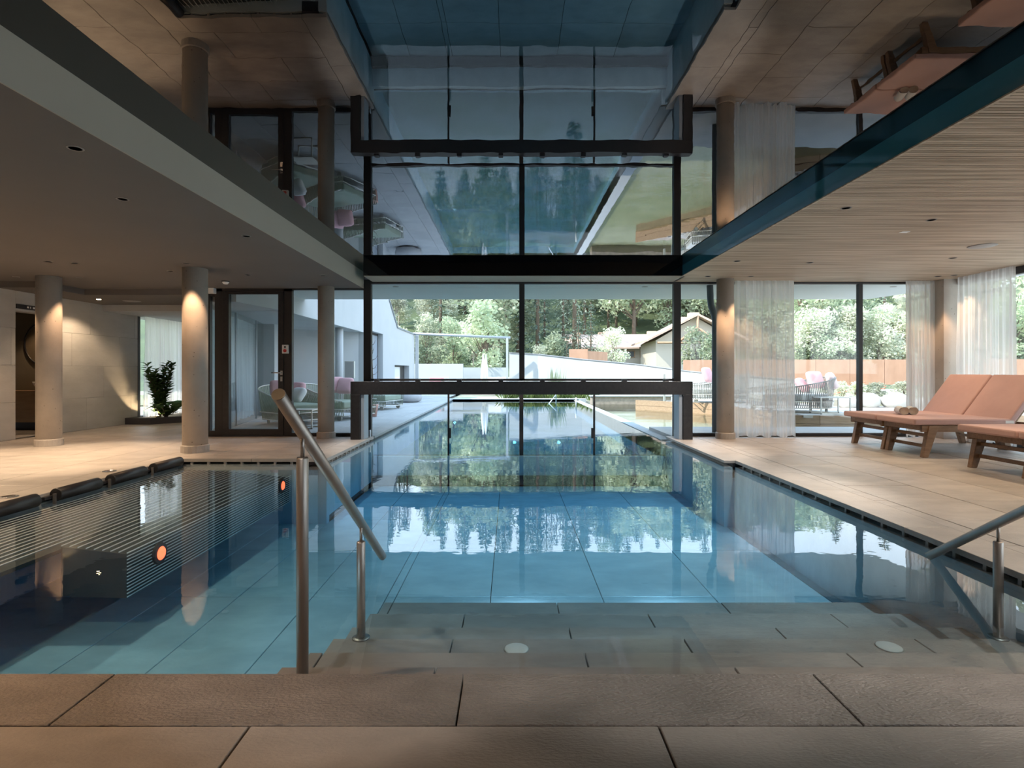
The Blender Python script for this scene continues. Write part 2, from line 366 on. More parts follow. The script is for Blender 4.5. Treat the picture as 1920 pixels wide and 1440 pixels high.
cop = empty('pool_coping', (0,0,0), 'stone coping slabs edging the indoor pool', None, None, 'structure')
def slab(x0, x1, y0, y1, mat, n='coping_stone', t=.04, z=0, par=None):
    o = bpy.data.objects.new(n, tilemesh(x1-x0-.005, y1-y0-.005, t, mat)); link(o, par or cop); o.location = ((x0+x1)/2, (y0+y1)/2, z)
for k in range(-6, 5):
    a = -.16+1.2*k; c = max(a, LW); d = min(a+1.2, RW)
    if d-c > .05: slab(c, d, YN-CW, YN, stone_rough, t=.10)
ys = [YN, 2.6, 3.8, 5.0, 5.83, 6.66]
for a, c in zip(ys, ys[1:]): slab(XR, XR+.30, a, c, stone_edge, t=.035, z=.002)
slab(XR2, XR2+.43, 6.66, 7.9, stone_edge, t=.030); slab(XR2, XR2+.43, 7.9, DW, stone_edge, t=.030)
for a, c in ((YN, 3.2), (3.2, 4.4), (4.4, 5.6), (5.6, XW1+.29)): slab(XW0-.30, XW0, a, c, stone_edge)
for a, c in ((XW0, -3.1), (-3.1, XL-.3)): slab(a, c, XW1, XW1+.29, stone_edge)
for a, c in ((XW1, 7.9), (7.9, DW)): slab(XL-.3, XL, a, c, stone_edge)
# gutter slots with small spacers under the overhanging slabs
sp = MB()
for k in range(22):
    y = 2.3+k*.22
    sp.box(XR+.02, XR+.05, y-.012, y+.012, -.075, -.036)
for k in range(9):
    x = XW0+.15+k*.2
    sp.box(x-.012, x+.012, XW1+.02, XW1+.05, -.075, -.04)
for k in range(11):
    y = 6.9+k*.2
    sp.box(XL-.05, XL-.02, y-.012, y+.012, -.075, -.04)
sp.build('slot_spacer', stone_edge, cop, kind='stuff')
gut = MB()
gut.box(XR+.10, XR+.30, YN, 6.66, -.2, -.037); gut.box(XR2+.10, XR2+.43, 6.66, DW, -.2, -.032)
gut.box(XW0-.3, XL-.1, XW1+.10, XW1+.29, -.2, -.042); gut.box(XL-.3, XL-.10, XW1, DW, -.2, -.042)
gut.box(XW0-.30, XW0-.06, YN, XW1+.1, -.2, -.042)
gut.build('overflow_channel', black, cop)

# ------------------------------------------------------------------ pool basin
PB, PO = -.78, -.60
pb = MB()
wt = -.074
pb.box(XW0-.1, XR+.3, 1.6, 10, PB-.15, PB-.012)                   # indoor bottom slab
pb.box(XL-.1, 2.7, 9, 22.1, PO-.15, PO-.012)
pool = pb.build('pool_basin', grout); tag(pool, 'tiled basin of the long pool running from the hall out through the glass wall', None, None, 'structure')
pw = MB()
pw.box(XR, XR+.10, YN-.2, 6.66, PB-.1, wt); pw.box(XR2, XR2+.13, 6.66, DW, PB-.1, wt)
pw.box(XW0-.06, XW0, YN, XW1, PB-.1, wt); pw.box(XW0-.06, XL, XW1, XW1+.10, PB-.1, wt); pw.box(XL-.10, XL, XW1+.1, 21.8, PO-.1, wt)
pw.box(2.44, 2.62, DW, 21.9, PO-.1, WZ-.004); pw.box(XL-.1, 2.62, 21.8, 22.0, PO-.1, -.02)
pw.box(XW0, XR, YN-.1, YN, PB-.1, -.10)
pw.box(XL-.1, 2.6, DW-.10, DW+.10, PO-.1, -.31)                   # threshold below the glass
pw.build('pool_wall', pooltile, pool)
tiles(pool, XW0, XL, YN, XW1, 1.2, 1.2, XW0, 2.2, PB, pooltile, 'pool_tile')
tiles(pool, XL, -.925, YN, DW-.1, .6, 1.2, XL, 2.2, PB, pooltile, 'pool_tile')
tiles(pool, -.925, XR, 4.17, DW-.1, .9, 1.2, -1.06, 2.2, PB, pooltile, 'pool_tile')
tiles(pool, XL, 2.44, DW+.1, 21.8, 1.2, 1.2, XL, DW+.1, PO, M_('outdoor_pool_tile', (.86,.90,.92), .5, 0, (.78,.83,.86), 2.5, .1, 40), 'pool_tile')
# steps
nos = [(2.296,-.15),(2.617,-.25),(2.966,-.35),(3.319,-.45),(3.745,-.55),(4.17,-.65)]
prev = YN
for i, (d, z) in enumerate(nos):
    st = box('pool_step', steptile, (-.925, XR, prev, d-.006, PB-.05, z-.02), pool)
    tiles(st, -.925, XR, prev, d, 1.2, 3, -.86 if i % 2 else -.3, YN-.5, z, steptile, 'step_tile', gap=.007)
    prev = d
wtr = MB()
wtr.prism([(XW0-.02,YN-.03),(XR+.02,YN-.03),(XR+.02,6.67),(XR2+.02,6.67),(XR2+.02,DW),(2.46,DW),(2.46,21.82),(XL-.02,21.82),(XL-.02,XW1+.02),(XW0-.02,XW1+.02)], -1.02, WZ)
wtr.build('pool_water', water, None, label='still blue water filling the long indoor to outdoor pool', cat='water', kind='stuff')
for (x, y, z, lb) in ((.03,2.85,-.349,'pale round nozzle cover on the middle of the pool steps'),(1.91,2.87,-.349,'pale round nozzle cover on the pool steps near the right handrail')):
    MB().lathe([(.0,.004),(.055,.004),(.062,0)][::-1], 28, (x,y,z+.001)).build('nozzle_cover', whitep, None, label=lb, cat='pool fitting')

# ------------------------------------------------------------------ ceilings
mc = MB(); mc.box(-2.36, 2.60, .3, DW, ZM, ZM+.05)
ceil = mc.build('ceiling', mir); tag(ceil, 'black high gloss ceiling mirroring the pool and the windows', None, None, 'structure')
mr_ = MB(); mr_.box(2.586, 2.599, .3, DW-.62, ZR+.005, ZM); box('gloss_end_band', mir, (-2.21, 2.60, DW-.62, DW-.60, ZR+.005, ZM), ceil)
mr_.build('gloss_side_band', M_('teal_reflection_gloss_band', (.05,.19,.25), .03, 0, ior=1.7), ceil)  # teal base colour stands in for the pool's reflection
eb = box('ceiling_beam', fasciam, (-2.21, 2.64, DW-.60, DW+.05, ZR, ZM), None); tag(eb, 'pale ceiling beam over the head of the middle window', None, None, 'structure')
wc = MB(); wc.box(2.60, RW+.3, -5, DW+.15, ZR+.022, ZR+.3)
wceil = wc.build('ceiling_right', M_('slat_backing', (.13,.09,.06), .9)); tag(wceil, 'slatted pale oak ceiling over the lounger side', None, None, 'structure')
sl = MB(); y = -5.0
while y < DW+.0:
    x0 = 2.602
    sl.box(x0, RW+.2, y, y+.0255, ZR, ZR+.022); y += .0335
sl.build('ceiling_slat', wood, wceil, kind='stuff')
box('edge_trim', wood, (2.580, 2.602, .3, DW-.6, ZR-.003, ZR+.006), wceil)
lc = MB(); lc.box(LW-.3, -2.36, -5, 8.4, ZL, ZL+.3); lc.box(-6.9, -2.36, 8.4, DW+.05, ZL, ZL+.3)
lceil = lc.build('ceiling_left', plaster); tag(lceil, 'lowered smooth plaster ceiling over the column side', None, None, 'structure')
MB().box(-2.36, -2.352, .3, DW, ZL, ZM+.05).build('fascia', fasciam, lceil)
lc2 = MB(); lc2.box(LW-.3, -6.9, 8.4, 13.6, ZA, ZA+.3); lc2.box(-6.9, -4.9, DW+.05, 13.6, ZA, ZA+.3)
lc2 = MB(); lc2.prism([(LW-.3,8.4),(-6.9,8.4),(-6.9,DW+.05),(-4.9,DW+.05),(-4.9,13.6),(LW-.3,13.6)], ZA, ZA+.3)
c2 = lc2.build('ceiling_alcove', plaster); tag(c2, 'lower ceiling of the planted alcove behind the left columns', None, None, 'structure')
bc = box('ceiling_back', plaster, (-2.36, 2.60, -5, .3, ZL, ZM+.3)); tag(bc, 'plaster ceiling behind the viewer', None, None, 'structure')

# walls outside the picture
wb_ = box('wall_back', oak, (LW-.3, RW+.4, -5.2, -5, -.3, 2.8)); tag(wb_, 'oak panelled wall at the rear of the pool hall', None, None, 'structure')
# ---- left stone wall in slabs, with the washroom opening
wl_ = MB()
wl_.box(LW-.20, LW-.03, -5, 8.74, 0, 2.6); wl_.box(LW-.20, LW-.03, 9.55, 11.62, 0, 2.6); wl_.box(LW-.20, LW-.03, 8.74, 9.55, 1.98, 2.6)
wleft = wl_.build('wall_left', stonewall); tag(wleft, 'pale grey stone clad wall behind the left columns', None, None, 'structure')
def wslab(y0, y1, z0, z1):
    o = bpy.data.objects.new('wall_slab', tilemesh(z1-z0-.003, y1-y0-.003, .03, stonewall)); link(o, wleft)
    o.rotation_euler = (0, pi/2, 0); o.location = (LW+U(-.0015,.0015), (y0+y1)/2, (z0+z1)/2)
rows = [0,.57,1.14,1.71,2.29]
for r, (a, c) in enumerate(zip(rows, rows[1:])):
    y = 3.0 + (r*.43 % 1.2)
    while y < 11.62:
        y0, y1 = y, min(y+1.2, 11.62); y += 1.2
        if c <= 1.98:
            segs = [(y0, min(y1, 8.74)), (max(y0, 9.55), y1)]
            for s0, s1 in segs:
                if s1-s0 > .04: wslab(s0, s1, a, c)
        else:
            segs = [(y0, min(y1, 8.74)), (max(y0, 9.55), y1)]
            for s0, s1 in segs:
                if s1-s0 > .04: wslab(s0, s1, a, c)
            m0, m1 = max(y0, 8.74), min(y1, 9.55)
            if m1-m0 > .04: wslab(m0, m1, 1.98, c)
# alcove window and walls
aw = empty('window_1', (0,0,0), 'tall alcove window behind a sheer curtain, left of the round columns', None, None, 'structure')
f = MB(); f.box(LW-.06, LW+.01, 11.60, 11.67, .02, ZA); f.box(LW-.06, LW+.01, 11.6, 13.5, ZA-.06, ZA); f.box(LW-.06, LW+.01, 11.6, 13.5, 0, .06); f.box(LW-.06, LW+.01, 13.4, 13.5, 0, ZA)
f.build('window_frame', darkm, aw); box('pane', glass, (LW-.04, LW-.03, 11.67, 13.4, .06, ZA-.06), aw)
wf = box('wall_alcove', white, (LW-.3, -5.6, 13.5, 13.7, 0, 2.6)); tag(wf, 'white end wall of the planted alcove', None, None, 'structure')

# washroom
ww = MB(); ww.box(-9.7, LW-.2, 10.62, 10.72, 0, 2.4); ww.box(-9.7, -9.6, 8.4, 10.7, 0, 2.4); ww.box(-9.7, LW-.2, 8.3, 8.4, 0, 2.4); ww.box(-9.7, LW-.2, 8.3, 10.7, 2.3, 2.4)
wr = ww.build('wall_washroom', washwall); tag(wr, 'dim brown walls of the washroom seen through the opening', None, None, 'structure')
v = empty('washroom_vanity', (-8.7, 10.4, 0), 'oak washroom vanity under the round mirror', 'cabinet')
MB().box(-.55, .75, -.28, .2, .14, .66).build('cabinet_body', oak, v)
MB().box(-.55, .75, -.24, .2, 0.0, .14).build('plinth', black, v)
MB().box(-.57, .77, -.30, .2, .66, .70).build('countertop', oak, v)
bs = MB().lathe([(.10,0),(.16,.02),(.22,.10),(.235,.16),(.225,.16),(.20,.10),(.13,.03),(0,.02)], 32, (-8.38, 10.33, .701)).build('wash_basin', ceram, None, label='white bowl basin standing on the oak vanity top', cat='basin')
tp = MB(); tp.tube([(-8.13,10.5,.70),(-8.13,10.5,.98),(-8.13,10.49,1.0),(-8.13,10.38,1.0)], .012, 8); tp.build('basin_tap', black, None, label='black upright tap beside the white bowl basin', cat='tap')
mrr = empty('round_mirror', (-8.62, 10.60, 1.56), 'round wall mirror with thin black rim above the vanity', 'mirror')
MB().tube([(.42*cos(2*pi*k/40), -.012, .42*sin(2*pi*k/40)) for k in range(41)], .014, 8, False).build('mirror_rim', black, mrr)
MB().add([(.41*cos(2*pi*k/40), -.006, .41*sin(2*pi*k/40)) for k in range(40)]+[(.41*cos(2*pi*k/40), .0, .41*sin(2*pi*k/40)) for k in range(40)], [list(range(40))]+[[k,(k+1)%40,(k+1)%40+40,k+40] for k in range(40)]).build('mirror_pane', M_('amber_mirror', (.42,.34,.24), .25, .6), mrr)
sg = empty('door_sign', (LW, 9.1, 2.05), 'small black plaque with pale marks above the washroom opening', 'sign')
MB().box(.001, .022, -.36, .36, -.035, .035).build('plaque', signm, sg)
sk = MB()
for k, w in enumerate((.03,.015,.035,.02,.03)): sk.box(.022, .024, -.18+k*.055, -.18+k*.055+w, -.014, .014)
sk.box(.022, .024, .27, .30, -.018, .018)
sk.build('lettering', whitep, sg, kind='stuff')

# ------------------------------------------------------------------ columns
def column(x, y, r, top, lb, grp='round concrete columns along the pool'):
    e = empty('round_column', (x, y, 0), lb, 'column', grp)
    MB().lathe([(r,.10),(r,top)], 40).build('shaft', concrete, e)
    MB().lathe([(r+.018,0),(r+.018,.088),(r+.012,.098),(r,.10)], 20, smooth=False).build('tiled_base', stone_edge, e)
column(-6.505, 8.02, .15, ZL, 'round concrete column in front of the washroom opening')
column(-4.09, 7.38, .15, ZL, 'round concrete column beside the potted greenery and glass door')
column(X(611.5,8.96), 8.96, .125, ZL, 'slimmer round concrete column between glass door and pool gate')
column(X(1360,8.87), 8.87, .13, ZR, 'round concrete column next to the sheer curtain right of the pool gate')
cc = box('square_column', concrete, (6.72, 7.02, 8.82, 9.12, .1, ZR), None); tag(cc, 'square concrete corner column between the two sheer curtains', 'column')
box('tiled_base', stone_edge, (6.70, 7.04, 8.80, 9.14, 0, .1), cc)

# ------------------------------------------------------------------ main window wall
def win(n, lab): return empty('window_%d' % n, (0,0,0), lab, None, None, 'structure')
zt = Zz(525, DW); zg = Zz(533, DW)
def vbar(x0, x1, z0, z1, y0=DW-.04, y1=DW+.04): return (x0, x1, y0, y1, z0, z1)
w2 = win(2, 'wide black framed window above the pool gate')
xm = [X(683,DW), X(697,DW), X(973.5,DW), X(983.5,DW), X(1262,DW), X(1275,DW)]
zb0, zb1 = Zz(714,DW), Zz(710,DW)
fr = MB(); fr.box(*vbar(xm[0], xm[5], zg, zt)); fr.build('head_frame', darkm, w2)
MB().box(*vbar(xm[0], xm[1], -.33, zg, DW-.05, DW+.05)).build('mullion', darkm, w2)
MB().box(*vbar(xm[2], xm[3], zb0, zg)).build('mullion', darkm, w2)
MB().box(*vbar(xm[4], xm[5], -.33, zg, DW-.05, DW+.05)).build('mullion', darkm, w2)
MB().box(*vbar(xm[1], xm[4], zb0, zb1)).build('bottom_rail', darkm, w2)
box('pane', glass, (xm[1], xm[2], DW-.012, DW+.012, zb1, zg), w2); box('pane', glass, (xm[3], xm[4], DW-.012, DW+.012, zb1, zg), w2)
w3 = win(3, 'floor to ceiling black framed window on the lounger side')
zs = Zz(812, DW)
x6 = RW-.02
MB().box(*vbar(xm[5], x6, zg, zt)).build('head_frame', darkm, w3)
MB().box(*vbar(xm[5], x6, 0, .055)).build('bottom_rail', darkm, w3)
MB().box(*vbar(X(1608,DW), X(1615,DW), .055, zg)).build('mullion', darkm, w3)
box('pane', glass, (xm[5], X(1608,DW), DW-.012, DW+.012, .055, zg), w3); box('pane', glass, (X(1615,DW), x6, DW-.012, DW+.012, .055, zg), w3)
w4 = win(4, 'glazed screen between the glass door and the pool gate')
zl_ = ZL
MB().box(*vbar(X(549,DW), xm[0], 0, .055)).build('bottom_rail', darkm, w4)
MB().box(*vbar(X(549,DW), xm[0], ZL-.02, ZL)).build('head_frame', darkm, w4)
box('pane', glass, (X(549,DW), xm[0], DW-.012, DW+.012, .055, ZL-.02), w4)
# glass door
d1 = empty('door_1', (0,0,0), 'dark framed glass door to the terrace between two round columns', None, None, 'structure')
f = MB()
f.box(*vbar(X(405,DW), X(419,DW), 0, ZL)); f.box(*vbar(X(534,DW), X(549,DW), 0, ZL)); f.box(*vbar(X(405,DW), X(549,DW), ZL-.045, ZL)); f.box(*vbar(X(419,DW), X(534,DW), 0, .012))
f.box(*vbar(X(390,DW), X(396,DW), 0, ZL)); f.box(*vbar(X(396,DW), X(405,DW), 0, .09)); f.box(*vbar(X(396,DW), X(405,DW), ZL-.12, ZL))
f.build('door_frame', darkm, d1)
box('side_pane', glass, (X(396,DW), X(405,DW), DW-.01, DW+.01, .09, ZL-.12), d1)
f = MB(); y0, y1 = DW-.055, DW+.03
f.box(X(420,DW), X(432,DW), y0, y1, .02, ZL-.05); f.box(X(524,DW), X(533.5,DW), y0, y1, .02, ZL-.05)
f.box(X(432,DW), X(524,DW), y0, y1, .02, .12); f.box(X(432,DW), X(524,DW), y0, y1, ZL-.09, ZL-.05)
f.build('door_leaf_frame', darkm2, d1)
box('door_pane', glass, (X(432,DW), X(524,DW), DW-.02, DW, .12, ZL-.09), d1)
hh = MB(); hx, hz = X(530.5,DW), Zz(699,DW)
hh.lathe([(.022,0),(.022,.01)], 16); 
hm = MB(); hm.tube([(hx,y0-.001,hz),(hx,y0-.05,hz),(hx-.02,y0-.055,hz),(hx-.14,y0-.055,hz)], .010, 10); hm.box(hx-.02, hx+.02, y0-.008, y0, hz-.035, hz+.035)
hm.build('door_handle', chrome, d1)
MB().box(hx-.018, hx+.018, y0-.008, y0, Zz(715,DW), Zz(706,DW)).build('lock_plate', chrome, d1)
ab = empty('alarm_box', (X(538,DW), DW-.06, Zz(655,DW)), 'small white alarm box with red button on the dark door frame', 'alarm')
MB().box(-.05, .05, -.02, .02, -.07, .07).build('casing', whitep, ab, .006)
MB().tube([(0,-.021,-.025),(0,-.032,-.025)], .026, 16).build('button', reds, ab)
MB().box(-.012, .012, -.0225, -.02, .015, .05).build('printed_mark', signm, ab)
el = box('door_operator', whitep, (X(394,DW), X(409,DW), DW-.14, DW-.05, ZL-.09, ZL-.002), None, .008); tag(el, 'small white box tucked under the ceiling left of the glass door', 'sensor')

# right side window with long glazing toward and behind the viewer
w5 = win(5, 'side window wall behind the sunloungers')
MB().box(RW-.04, RW+.04, -5, 8.82, ZR-.10, ZR).build('head_frame', darkm, w5); MB().box(RW-.04, RW+.04, -5, 8.82, 0, .055).build('bottom_rail', darkm, w5)
for yy in (-5, -2.5, 0, 2.5, 5.0, 7.6): MB().box(RW-.03, RW+.03, yy-.03, yy+.03, .055, ZR-.10).build('mullion', darkm, w5)
for a in (-5, -2.5, 0, 2.5, 5.0): box('pane', glass, (RW-.01, RW+.01, a+.03, a+(2.5 if a < 5 else 2.6)-.03, .055, ZR-.1), w5)
box('pane', glass, (RW-.01, RW+.01, 7.63, 8.82, .055, ZR-.1), w5)

# ------------------------------------------------------------------ pool gate
gt = empty('pool_gate', (0,8.70,0), 'low black portal frame spanning the pool under the window', 'gate')
gx = [X(657,8.7), X(675,8.7), X(1281,8.7), X(1299,8.7)]
zt1, zt0 = Zz(715.5,8.7), Zz(740,8.7)
def gb(n, m, x0, x1, y0, y1, z0, z1, bv=.004): return MB().box(x0, x1, y0, y1, z0, z1).build(n, m, gt, bv)
gb('lintel', darkm2, gx[0], gx[3], 0, .16, zt0, zt1); gb('post', darkm2, gx[0], gx[1], 0, .16, 0, zt0); gb('post', darkm2, gx[2], gx[3], 0, .16, 0, zt0)
gsm = M_('grey_side_cover', (.35,.40,.46), .4, .3)
gb('side_cover', gsm, gx[1]+.001, gx[1]+.055, .03, .30, 0, zt0); gb('side_cover', gsm, gx[2]-.055, gx[2]-.001, .03, .30, 0, zt0)
for px in (706,783,861,939,1017,1094,1171,1249):
    gb('clamp_block', black, X(px,8.75)-.036, X(px,8.75)+.036, .03, .12, zt1, zt1+.035, .003)
# glass leaves hanging into the water
gl = empty('glass_pool_door', (0,DW,0), 'frameless glass leaves dipping into the pool below the black gate', 'door')
xs = [697, 841, 977.5, 1114, 1262]
for i in range(4):
    MB().box(X(xs[i],DW)+.012, X(xs[i+1],DW)-.012, -.008, .008, -.30, Zz(716,DW)).build('glass_leaf', glass2, gl)
sealm = M_('brown_seal', (.05,.035,.03), .5)
for i, wd in ((1,.014),(2,.032),(3,.014)):
    MB().box(X(xs[i],DW)-wd, X(xs[i],DW)+wd, -.02, .02, -.30, Zz(716,DW)).build('meeting_seal', sealm, gl)
MB().box(X(697,DW), X(1262,DW), -.012, .012, -.308, -.298).build('bottom_seal', sealm, gl)
for px, dx in ((844,0),(1110,0)): MB().box(X(px,DW)-.018, X(px,DW)+.018, -.05, -.02, Zz(821,DW), Zz(802,DW)).build('grip', darkm, gl)
for px in (694.5, 1264): 
    MB().box(X(px,DW)-.022, X(px,DW)+.022, -.09, -.051, Zz(822,DW), Zz(805,DW)).build('hinge', chrome, gl, .006)

# ------------------------------------------------------------------ handrails
def handrail(x, lab, grp=None):
    e = empty('pool_handrail', (x, 2.134, 0), lab, 'handrail')
    def zc(y): return .814-.674*(y-2.134)
    a, b_ = 1.913, 3.47
    MB().tube([(0,a-2.134,zc(a)),(0,b_-2.134,zc(b_))], .0235, 28).build('rail', steel, e)
    MB().tube([(0,a-2.134-.0032,zc(a)+.0022),(0,a-2.134-.0001,zc(a))], .0225, 28).build('end_cap', M_('brass_toned_cap', (.45,.32,.2), .35, 1), e)
    for y, zt_, zb_ in ((2.134,.72,-.15),(2.97,.155,-.35)):
        MB().lathe([(.0222,zb_),(.0222,zt_-.006),(.019,zt_)], 28, (0,y-2.134,0)).build('post', steel, e)
        MB().lathe([(.0075,zt_),(.0075,zc(y)-.005)], 14, (0,y-2.134,0)).build('pin', steel, e)
        MB().lathe([(.045,zb_),(.045,zb_+.006),(.024,zb_+.008)], 24, (0,y-2.134,0)).build('foot_flange', steel, e)
handrail(-.78, 'steel pool handrail sloping into the water left of centre')
handrail(2.547, 'steel pool handrail at the right edge, dipping into the water')

# ------------------------------------------------------------------ hydro lounger in the left wing
hb = empty('hydromassage_bench', (0,0,0), 'underwater bench of thin steel tubes along the left pool edge', 'bench')
prof = [(-2.62,-.50),(-2.62,-.20),(-3.07,-.150),(-3.45,-.125),(-3.93,-.105)]
tb = MB()
def along(pr, pitch):
    out = []
    for (x0,z0),(x1,z1) in zip(pr, pr[1:]):
        L = sqrt((x1-x0)**2+(z1-z0)**2); n = max(1, round(L/pitch))
        for k in range(n): out.append((x0+(x1-x0)*k/n, z0+(z1-z0)*k/n))
    return out
for (x, z) in along(prof[:2], .0235)+along(prof[1:], .055):
    y0 = 3.89 if x > -3.10 else 2.3
    tb.tube([(x,y0,z),(x,6.79,z)], .0042, 6)
shade_fill = MB()  # dark body added under the tubes to stand in for shade
cp_ = [(p[0]-.02, p[1]-.02) for p in prof[:3]]+[(-3.09,-.50)]
shade_fill.add([(p[0],3.93,p[1]) for p in cp_]+[(p[0],6.78,p[1]) for p in cp_], [[0,1,2,3],[7,6,5,4],[0,4,5,1],[1,5,6,2],[2,6,7,3],[3,7,4,0]])
cp_ = [(p[0], p[1]-.02) for p in prof[2:]]+[(-3.93,-.16),(-3.08,-.20)]
n_c = len(cp_)
shade_fill.add([(p[0],2.33,p[1]) for p in cp_]+[(p[0],6.78,p[1]) for p in cp_], [list(range(n_c)),list(range(n_c,2*n_c))[::-1]]+[[i,i+n_c,(i+1)%n_c+n_c,(i+1)%n_c] for i in range(n_c)])
shade_fill.build('bench_shade_fill', M_('bench_shade_dark', (.035,.045,.05), .7), hb)
tb.build('tube_grille', M_('pool_steel', (.85,.88,.90), .5, .1), hb, kind='stuff')
rib = prof[:3]
for y in (3.90, 4.9, 5.9, 6.7):
    bb = MB(); bb.add([(p[0]-.012, y+q, p[1]-.012) for q in (0,.02) for p in rib]+[(-3.08, y, -.5),(-3.08, y+.02, -.5)],
           [[0,1,2,6],[3,7,5,4],[0,3,4,1],[1,4,5,2],[2,5,7,6],[6,7,3,0]])
    bb.build('support_rib', M_('rib_grey', (.05,.055,.06), .6) if y < 4 else bpy.data.materials['rib_grey'], hb)
for (y, z) in ((4.235,-.31),(6.5,-.26)):
    MB().tube([(-2.622,y,z),(-2.598,y,z)], [.085,.075], 28).build('lamp_housing', black, hb)
    MB().tube([(-2.60,y,z),(-2.592,y,z)], [.052,.045], 24).build('lamp_lens', redlamp, hb)
grp = 'neck rolls along the left pool edge'
for i, yc in enumerate((6.50, 5.83, 5.16, 4.45)):
    e = empty('neck_roll', (-3.925, yc, -.022), ['black neck roll nearest the far corner of the left pool edge','second black neck roll from the far corner','third black neck roll from the far corner','black neck roll cut by the left picture edge'][i], 'cushion', grp)
    MB().tube([(0,-.25,0),(0,-.245,0),(0,.245,0),(0,.25,0)], [.05,.056,.056,.05], 28).build('roll', blackc, e)
    MB().box(-.012, .012, -.268, -.252, -.075, .012).build('bracket', steel, e)
    MB().box(-.055, -.02, -.34, .34, -.03, -.005).build('mounting_rail', black, e)
for (x, y, lb) in ((-4.18,5.93,'steel floor ring on the tiles by the second neck roll'),(-4.16,4.72,'steel floor ring on the tiles at the left picture edge')):
    MB().lathe([(.064,.0015),(.064,.007),(.05,.009),(.046,.004),(0,.004)], 28, (x,y,0)).build('floor_ring', chrome, None, label=lb, cat='floor fitting')

for i, (x, y, z, nx, ny, en) in enumerate(((-3.3,1.968,-.42,0,1,4),(-1.6,1.968,-.42,0,1,6),(.1,4.175,-.71,0,1,8),(1.2,4.175,-.71,0,1,8))):  # lamps added out of sight to brighten the pool floor
    e = empty('added_pool_lamp', (x, y, z), 'added underwater lamp brightening the pool floor, hidden from the viewer', 'lamp', 'added underwater pool lamps')
    n_ = Vector((nx,ny,0)); k_ = 1 if i < 2 else .45
    MB().tube([n_*0, n_*.012], [.09*k_,.08*k_], 24).build('lamp_ring', chrome, e); MB().tube([n_*.012, n_*.016], [.05*k_,.045*k_], 20).build('lamp_lens', M_('added_lamp_lens', (.9,.95,1), .3, 0, emis=((.8,.93,1), 6)) if i == 0 else bpy.data.materials['added_lamp_lens'], e)
    l = bpy.data.lights.new('added_pool_light', 'SPOT'); l.energy = en; l.color = (.92,.97,1); l.spot_size = radians(170); l.spot_blend = .6; l.shadow_soft_size = .04
    lo = bpy.data.objects.new('added_pool_light', l); link(lo, e); lo.location = n_*.05; lo.rotation_euler = (-n_ + Vector((0,0,-.15))).to_track_quat('Z','Y').to_euler()
# ------------------------------------------------------------------ ceiling fittings
_wh = {}
def where(x, y):
    a = 'over the left deck' if x < -4.3 else 'over the left pool edge' if x < -2 else 'above the near pool rim' if x < 2.2 else 'over the right pool edge' if x < 3.3 else 'over the right deck'
    b = 'behind the viewer' if y < 0 else 'nearest the viewer' if y < 1 else 'a little ahead of the viewer' if y < 2.3 else 'before the pool steps end' if y < 4.5 else 'halfway along the pool' if y < 6.3 else 'close to the pool gate'
    t = 'added recessed spot '+a+', '+b; _wh[t] = _wh.get(t, 0)+1
    return t if _wh[t] == 1 else t+', '+['','','second','third','fourth'][_wh[t]]+' one'
def spot(x, y, z, lab, e=55, col=(1,.72,.46), ang=75, aim=None, lit=False, grp='recessed ceiling spots', fixture=True, rad=.02):
    if fixture:
        o = empty('ceiling_spot', (x, y, z), lab, 'lamp', grp)
        MB().lathe([(.045,-.003),(.045,.0),(.030,.0)], 20).build('trim_ring', lampm if False else greyp, o)
        MB().lathe([(0,-.0035),(.034,-.0035)], 20).build('lens', lampm if lit else black, o)
    if e:
        l = bpy.data.lights.new('spot_light', 'SPOT'); l.energy = e*(2.0 if x < 0 else 1.3); l.color = col; l.spot_size = radians(ang); l.spot_blend = .45; l.shadow_soft_size = rad
        lo = bpy.data.objects.new('spot_light', l); C.objects.link(lo); lo.location = (x, y, z-.02)
        if fixture: lo.parent = o; lo.location = (0,0,-.02)
        if aim: lo.rotation_euler = (Vector((x,y,z))-Vector(aim)).to_track_quat('Z','Y').to_euler()
gs = 'dark round ceiling spot '
spot(-6.95, 8.0, ZL, gs+'left of the leftmost column', 15, (1,.60,.34))
spot(-6.10, 8.05, ZL, gs+'right of the leftmost column', 15, (1,.60,.34))
spot(-4.51, 7.55, ZL, gs+'left of the second column', 15, (1,.60,.34))
spot(-4.00, 7.02, ZL, gs+'just in front of the second column', 15, (1,.60,.34))
spot(-3.62, 7.85, ZL, gs+'right of the second column', 15, (1,.60,.34))
spot(-5.36, 7.0, ZL, 'nearer half of the twin dark spots in the left ceiling', 60)
spot(-5.60, 6.9, ZL, 'farther half of the twin dark spots in the left ceiling', 60)
spot(-7.07, 9.77, ZA, 'glowing ceiling spot closer to the washroom opening', 22, lit=True, ang=130, rad=.05)
spot(-7.09, 10.7, ZA, 'glowing ceiling spot closer to the alcove curtain', 28, lit=True, ang=130, rad=.05)
spot(2.98, 8.58, ZR, 'small ceiling spot left of the right round column', 22, (1,.60,.34))
spot(3.63, 8.58, ZR, 'small ceiling spot right of the right round column', 22, (1,.60,.34))
spot(3.95, 7.5, ZR, 'small ceiling spot over the deck before the sheer curtain', 45)
spot(3.99, 5.39, ZR, 'small ceiling spot nearest the ceiling speaker', 45)
spot(6.45, 8.58, ZR, 'left one of two spots by the corner column', 20, (1,.60,.34))
spot(6.62, 8.48, ZR, 'right one of two spots by the corner column', 20, (1,.60,.34))
